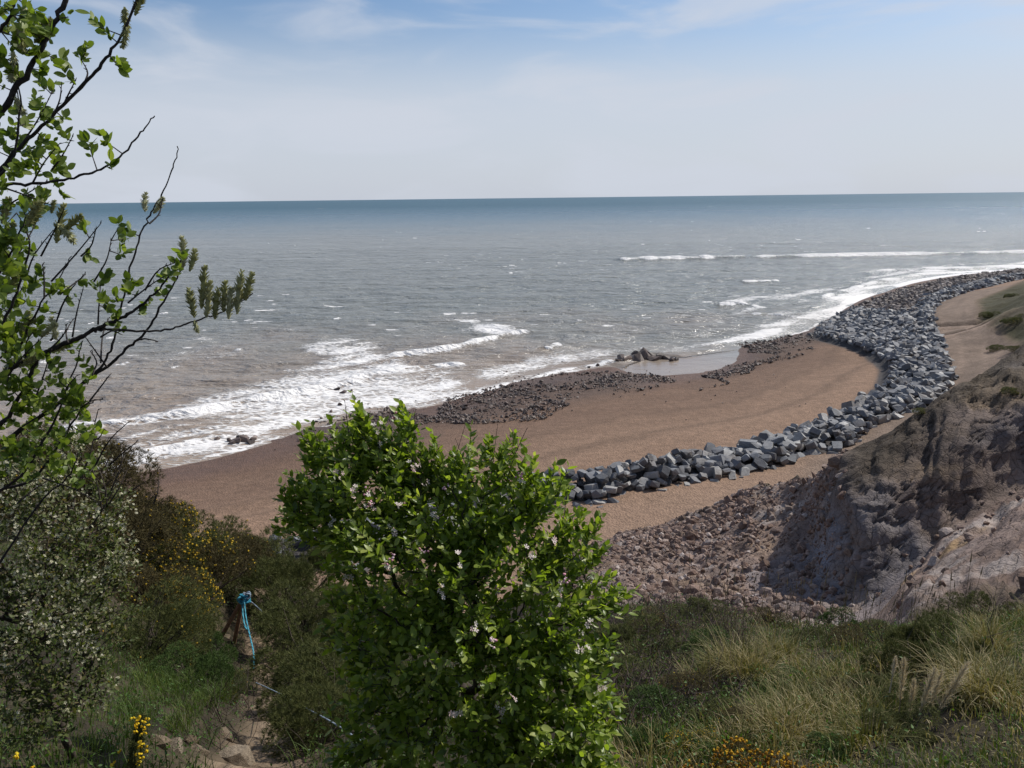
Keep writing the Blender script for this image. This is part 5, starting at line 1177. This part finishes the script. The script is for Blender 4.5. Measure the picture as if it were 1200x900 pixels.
c2, _, _, _ = sample_sheet(wr*(.15+sstep(-.3, .2, fbm(X_*.9, Y_*.9, o=3, seed=213)))*(1-.7*sstep(10, 11.5, Y_)), 1250, re_, 1.3); grass('ground_grass', c2, 30, .10, .22, .007, MG2, {'kind': 'stuff'}, 3)
wl = veg*(colp < 640)*(colp > -700)*(1-.7*sstep(-100, -250, colp))
c4, _, _, _ = sample_sheet(wr*(1-.5*sstep(11, 12, Y_)), 1500, re_, 1.4); grass('dead_grass', c4, 26, .09, .25, .005, MG1, {'kind': 'stuff'}, 3, (.35, 1), dro=.9)
c5, _, _, _ = sample_sheet(wr*sstep(-.2, .1, fbm(X_*1.4, Y_*1.4, o=2, seed=219)), 1300, re_, 1.4); grass('low_grass', c5, 30, .09, .2, .0045, MG2, {'kind': 'stuff'}, 3)
c3, _, _, _ = sample_sheet(wl*sstep(-.3, .2, fbm(X_*.7, Y_*.7, o=3, seed=215)), 1100, re_, 1.0); grass('slope_grass', c3, 34, .17, .2, .007, MG2, {'kind': 'stuff'}, 3, (0, .95))
# grass mound beside the path and its crumbling earth face
gm = np.array([on_sight(x, y) for x, y in ((150,835),(170,825),(190,820),(205,830),(225,835),(185,845),(210,850),(240,828),(160,850),(130,850),(110,860),(90,870),(200,812),(220,815),(175,808),(140,815))])
grass('mound_grass', np.repeat(gm, 5, 0)+re_.normal(size=(80, 3))*[.13, .16, .0], 70, .17, .12, .0045, MG2, {'kind': 'stuff'}, 4)
# leafy undergrowth between the bushes
cu, nu, _, _ = sample_sheet(wl+wr*(.6*sstep(950, 780, colp)+.5), 26000, re_, 1.6); su = re_.uniform(.010, .026, len(cu))*(1+cu[:, 1]*.05); cu[:, 2] += re_.random(len(cu))**1.5*.28
Mx = frames(re_.normal(size=cu.shape)+[0, 0, .3], np.tile([.1, -.2, 1.], (len(cu), 1))+re_.normal(size=cu.shape)*.4)*su[:, None, None]; V, Fx = replicate(LT3, LF3, Mx, cu)
link('undergrowth', mesh_np('undergrowth', V, Fx, {'tint': np.repeat(re_.random(len(cu)), len(LT3))}), M_BRIGHT, kind='stuff')
# brown heath twigs right of the crab apple
ch, _, _, _ = sample_sheet(veg*sstep(660, 700, colp)*sstep(900, 830, colp)*(Y_ > 5), 2600, re_, 1.2); L_ = re_.uniform(.12, .34, len(ch)); dd = re_.normal(size=ch.shape)*.6+[0, 0, .8]; dd /= np.linalg.norm(dd, axis=1, keepdims=True)
m1 = ch+dd*L_[:, None]*.55; d2 = dd+re_.normal(size=ch.shape)*.6; m2 = m1+d2*L_[:, None]*.45; m3 = m1+(dd+re_.normal(size=ch.shape)*.8)*L_[:, None]*.4
V, Fs = join([tubes(ch, m1, np.full(len(ch), .0045), np.full(len(ch), .003), 4), tubes(m1, m2, np.full(len(ch), .003), np.full(len(ch), .001), 3), tubes(m1, m3, np.full(len(ch), .003), np.full(len(ch), .001), 3)])
link('heath_twigs', mesh_np('heath_twigs', V, Fs), M_HEATH, kind='stuff')
# bare twigs and bracken stalks in the dark scrub
cd_, _, _, _ = sample_sheet((wl*(colp > 230)+wr*.35)*sstep(5.0, 6.5, Y_), 2600, re_, 1.3); dd = re_.normal(size=cd_.shape)*.7+[0, 0, .7]; dd /= np.linalg.norm(dd, axis=1, keepdims=True); L_ = re_.uniform(.15, .6, len(cd_))[:, None]; mm = cd_+dd*L_*.5+re_.normal(size=cd_.shape)*.04
V, Fs = join([tubes(cd_, mm, np.full(len(cd_), .004), np.full(len(cd_), .003), 3), tubes(mm, cd_+dd*L_+re_.normal(size=cd_.shape)*.08, np.full(len(cd_), .003), np.full(len(cd_), .001), 3)])
link('bare_twigs', mesh_np('bare_twigs', V, Fs), M_TWIG, kind='stuff')
# tall dry stalks
cs_, _, _, _ = sample_sheet(veg*((colp > 790)*(colp < 1130)*(Y_ > 7.5)*1.0), 130, re_, 0); parts = []
az = re_.uniform(0, 6.28, len(cs_)); hh = re_.uniform(.35, .85, len(cs_)); tp = cs_+np.stack([np.cos(az)*.14*hh+.05, np.sin(az)*.1*hh, hh], -1)
V, Fs = join([tubes(cs_, tp, np.full(len(cs_), .004), np.full(len(cs_), .002), 4), tubes(tp, tp+(tp-cs_)*.16, np.full(len(cs_), .009), np.full(len(cs_), .002), 5)])
link('dry_stalks', mesh_np('dry_stalks', V, Fs), M_STRAW, kind='stuff')
# cream plumes
M_PLUME = mat_plain('plume', [(0, (.68, .60, .44)), (.6, (.80, .71, .53)), (1, (.86, .79, .62))], .85, .5)
PLM = [(1078,835,1096,783,'cream plume third from the left, leaning right'),(1088,832,1104,786,'cream plume second from the right, close to its neighbour'),(1100,832,1135,776,'longest cream plume, leaning furthest right'),(1066,836,1072,796,'short cream plume second from the left'),(1055,822,1060,772,'slim upright cream plume, leftmost of the row'),(1046,792,1050,770,'tiny straw plume above the leftmost one')]
for k, (x0, y0, x1, y1, lab) in enumerate(PLM):
    Y = 4.35+.04*k; a, b = at_dist(x0, y0, Y), at_dist(x1, y1, Y+.05); L = np.linalg.norm(b-a); g = a-(b-a)*.9; 
    e = empty('reed_plume', tuple(g), label=lab, category='plume', group='cream plumes in the long grass')
    V, Fx = line_tube(smooth_line([g, a, b], 8)-g, np.linspace(.005, .002, 8), None, 5); link('stalk', mesh_np('stalk', V, Fx), M_STRAW, e)
    n = 380; t = re_.random(n); prof = np.sin(np.pi*np.clip(t*.85+.12, 0, 1)); c = a+(b-a)*t[:, None]; d = (b-a)/L+re_.normal(size=(n, 3))*.32; ln = L*.19*prof+.008
    V, Fx = tubes(c, c+d*ln[:, None]+[0, 0, -.004], np.full(n, .0014), np.full(n, .0004), 3); link('plume', mesh_np('plume', V-g, Fx, {'tint': np.repeat(re_.random(n), 6)}), M_PLUME, e)
for k, (px, Y, s, pr) in enumerate([(900,4.6,.24,G_BROWN),(960,5.4,.26,G_DARK),(1010,5.6,.24,G_BROWN),(1060,4.4,.22,G_DARK),(1100,4.2,.24,G_DARK),(860,5.2,.24,G_DARK),(820,6.0,.3,G_BROWN),(740,5.6,.26,G_BROWN),(1010,8.5,.35,G_BROWN),(960,8.8,.32,G_DARK),(1060,7.8,.34,G_GREEN),(1130,8.4,.34,G_DARK),(1000,4.1,.2,G_LUSH),(1150,5.5,.3,G_DARK),(870,4.3,.2,G_LUSH),(1085,5.0,.26,G_DARK),(730,6.8,.35,G_DARK),(770,9.5,.4,G_BROWN),(830,10.3,.4,G_DARK),(910,10.6,.35,G_BROWN),(1040,10.4,.3,G_BROWN)]):
    p = ground_at(px, Y); p[2] -= .08*s; place_bush(pr[k % 2], p, s, 'low_scrub', 'low cushion of dark scrub among the long grass', 'scrub', 'low scrub cushions among the grass on the right', hs=.6)
# big tussocks
for k, (px, Y, h, lab) in enumerate([(1165,4.8,.44,'big tussock of arching pale grass at the lower right'),(1205,4.5,.42,'arching grass tussock at the right margin'),(1030,4.2,.26,'small arching tussock left of the plume stems'),(985,4.9,.36,'green and straw tussock left of the plumes'),(893,6.3,.56,'tall green tussock in front of the clay heap'),(862,6.6,.6,'tall green tussock left of the one in front of the clay heap'),(930,7.4,.42,'shorter tussock with dry stalks before the clay heap'),(835,6.4,.4,'leaning tussock above the heath twigs'),(1180,6.3,.42,'tussock behind the big one at the lower right'),(940,4.4,.3,'straw tussock above the yellow gorse')]):
    p = ground_at(px, Y); e = empty('grass_tussock', tuple(p), label=lab, category='grass tussock', group='grass tussocks on the right')
    grass('blades', np.array([p, p+[.08, .05, 0], p+[-.07, .04, 0]]), 230, h, .10, .0055, MG1, {}, 5, (.05, 1), parent=e, dro=.75)

# ---- yellow flowering sprig, lower left
yr = on_sight(160, 895); YS = empty('gorse_sprig', tuple(yr), label='upright gorse sprig with bright yellow flowers at the lower left', category='gorse')
sp_ = [(158,900,160,850,2.9),(164,895,166,838,2.9),(155,900,156,870,2.85),(45,898,43,880,2.9)]
for (x0, y0, x1, y1, Y) in sp_[:3]:
    a, b = at_dist(x0, y0, Y), at_dist(x1, y1, Y); L = smooth_line([a, (a+b)/2+[.01, 0, 0], b], 6); V, Fx = line_tube(L-yr, np.linspace(.004, .002, 6), None, 5); link('stem', mesh_np('stem', V, Fx), M_TWIG, YS)
    n = 90; t = re_.random(n); c = a+(b-a)*t[:, None]; Mx = frames(re_.normal(size=(n, 3))+[0, 0, .3], rand_dirs(n, re_))*.03; V, Fx = replicate(*SPR[0], Mx, c-yr); link('needles', mesh_np('needles', V, Fx, {'tint': np.repeat(re_.random(n), len(SPR[0][0]))}), M_GORSE, YS)
for (x, y) in [(156,843),(162,840),(168,846),(173,843),(158,851),(166,853),(172,852),(163,847),(160,858),(168,860),(165,868),(162,875),(158,880),(168,874),(164,884),(157,888),(166,890),(160,895),(152,892),(170,881),(141,881),(134,895),(17,885),(20,888),(38,898)]:
    c = at_dist(x+re_.normal()*.8, y, 2.85); n = 4; Mx = rand_rot(n, re_)*re_.uniform(.006, .010, n)[:, None, None]; q = c+re_.normal(size=(n, 3))*.005
    V, Fx = replicate(BT*[1, .6, 1], BF, Mx, q-yr); link('flower', mesh_np('flower', V, Fx, {'tint': np.repeat(re_.random(n), len(BT))}), M_YEL, YS)

# ---- stones beside the path and on the edge
M_SAND = mat_stone('sandstone', [(0, (.15, .11, .07)), (.5, (.235, .18, .125)), (1, (.34, .28, .21))], .9, 4, .7, .1)
sandm = []
for k in range(4):
    V, Fx = hull_lump(700+k, 30); me = mesh_np('stone', V, Fx); me.materials.append(M_SAND); sandm.append(me)
STN = [(252,737,.26,'pale sandstone lump at the foot of the left pole'),(264,743,.18,'small pale stone between the two poles'),(275,893,.34,'rounded brown stone at the bottom of the path'),(262,862,.20,'flat stone at the edge of the path above the rounded one'),(184,868,.17,'crumbling pale stone in the earth face under the grass mound'),(205,875,.16,'broken earth lump under the grass mound'),(222,868,.14,'small earth lump right under the grass mound'),(284,815,.13,'flat stone step in the sandy path'),(232,880,.15,'dark lump of earth beside the lower path')]
for k, (px, py, s, lab) in enumerate(STN):
    p = on_sight(px, py+3); o = link('stone', sandm[k % 4], None, label=lab, category='stone'); o.matrix_world = mat4(rand_rot(1, re_)[0]*[1, 1, 1]*s*.6, p)
for k in range(22):
    px, py = 1012+k*3.7+re_.normal()*3, 768+abs(re_.normal())*6+(k*.5); p = on_sight(px, py)
    if p is None: continue
    o = link('stone', sandm[k % 4], None, label='pale stone in the small outcrop on the edge above the plumes', category='stone', group='pale stones of the outcrop above the plumes'); o.matrix_world = mat4(rand_rot(1, re_)[0]*re_.uniform(.05, .12), p)

# ---- poles and rope on the path
M_POLE = mat_bark('weathered_pole', (.20, .11, .065), (.34, .21, .135), 18)
M_ROPE = mat_plain('blue_rope', [(0, (.02, .15, .24)), (.5, (.03, .21, .30)), (1, (.08, .32, .40))], .7, .0)
M_ROPE2 = mat_plain('faded_rope', [(0, (.22, .27, .32)), (1, (.34, .40, .46))], .8, 0)
pa, pb2 = on_sight(257, 744), on_sight(273, 752); Yp = float(pa[1]); top = at_dist(287, 700, Yp-.1)
PO = empty('pole_frame', tuple(pa), label='two weathered poles leaning together at the top of the steep path', category='poles')
for a in (pa, pb2):
    V, Fx = line_tube(smooth_line([a-[0, 0, .1], (a+top)/2+re_.normal(size=3)*.008, top+(top-a)*.04+re_.normal(size=3)*.03], 10)-pa, np.linspace(.040, .032, 10), None, 8); link('pole', mesh_np('pole', V, Fx, smooth=True), M_POLE, PO)
def rope_mesh(L, r, k=6, tw=14):
    """three strands laid round each other"""
    L = np.asarray(L); T = np.gradient(L, axis=0); fr = frames(T, np.tile([.13, .31, .9], (len(L), 1))); s = np.r_[0, np.cumsum(np.linalg.norm(np.diff(L, axis=0), axis=1))]; P_ = []
    for q in range(3):
        a = s*tw+q*2.094; P_.append(line_tube(L+(np.cos(a)[:, None]*fr[:, :, 0]+np.sin(a)[:, None]*fr[:, :, 2])*r*.55, np.full(len(L), r*.6), None, k))
    return join(P_)
RP = empty('rope', tuple(top), label='turquoise rope knotted round the poles and hanging down the path', category='rope'); tl = np.array(top)
g1 = on_sight(299, 800); mid_ = at_dist(292, 742, Yp-.8)
V, Fx = rope_mesh(smooth_line([top+[0, -.05, 0], at_dist(288, 722, Yp-.4), mid_, at_dist(297, 765, Yp-1.6), g1+[0, 0, .25]], 90)-tl, .013); link('hanging_line', mesh_np('hanging_line', V, Fx, smooth=True), M_ROPE, RP)
V, Fx = rope_mesh(smooth_line([top+[0, -.04, .02], at_dist(284, 712, Yp-.2), at_dist(286, 730, Yp-.45), at_dist(289, 738, Yp-.6)], 50)-tl, .014); link('hanging_line', mesh_np('hanging_line', V, Fx, smooth=True), M_ROPE, RP)
t_ = np.linspace(0, 5*2*np.pi, 130); V, Fx = rope_mesh(np.stack([.075*np.cos(t_)+.01*np.sin(t_*3), .075*np.sin(t_), np.linspace(-.12, .06, 130)+.02*np.cos(t_*1.3)], -1), .017, tw=40); link('lashing', mesh_np('lashing', V, Fx, smooth=True), M_ROPE, RP)
t_ = np.linspace(0, 2*np.pi*2, 70); V, Fx = rope_mesh(np.stack([-.05+.06*np.cos(t_), -.08+.03*np.sin(t_*2), -.02+.07*np.sin(t_)], -1), .016, tw=40); link('knot', mesh_np('knot', V, Fx, smooth=True), M_ROPE, RP)
t_ = np.linspace(0, 2*np.pi*3, 90); V, Fx = rope_mesh(np.stack([.05+.055*np.cos(t_), -.02+.04*np.sin(t_), .05+.05*np.sin(t_*1.5)], -1), .016, tw=40); link('knot', mesh_np('knot', V, Fx, smooth=True), M_ROPE2, RP, label='grey faded rope knot')
V, Fx = rope_mesh(smooth_line([top+[.03, 0, -.02], at_dist(300, 710, Yp), at_dist(309, 719, Yp+.1)], 30)-tl, .010); link('stay_line', mesh_np('stay_line', V, Fx, smooth=True), M_ROPE2, RP, label='thin faded rope pulled off to the right')
hr = smooth_line([at_dist(300, 800, 8.6), at_dist(326, 812, 7.6), at_dist(355, 828, 6.6), at_dist(392, 848, 5.6), at_dist(440, 880, 4.9)], 60)
V, Fx = rope_mesh(hr, .0055); o = link('rope', mesh_np('hand_line', V, Fx, smooth=True), M_ROPE2, label='faded grey hand rope running from the path under the crab apple', category='rope')
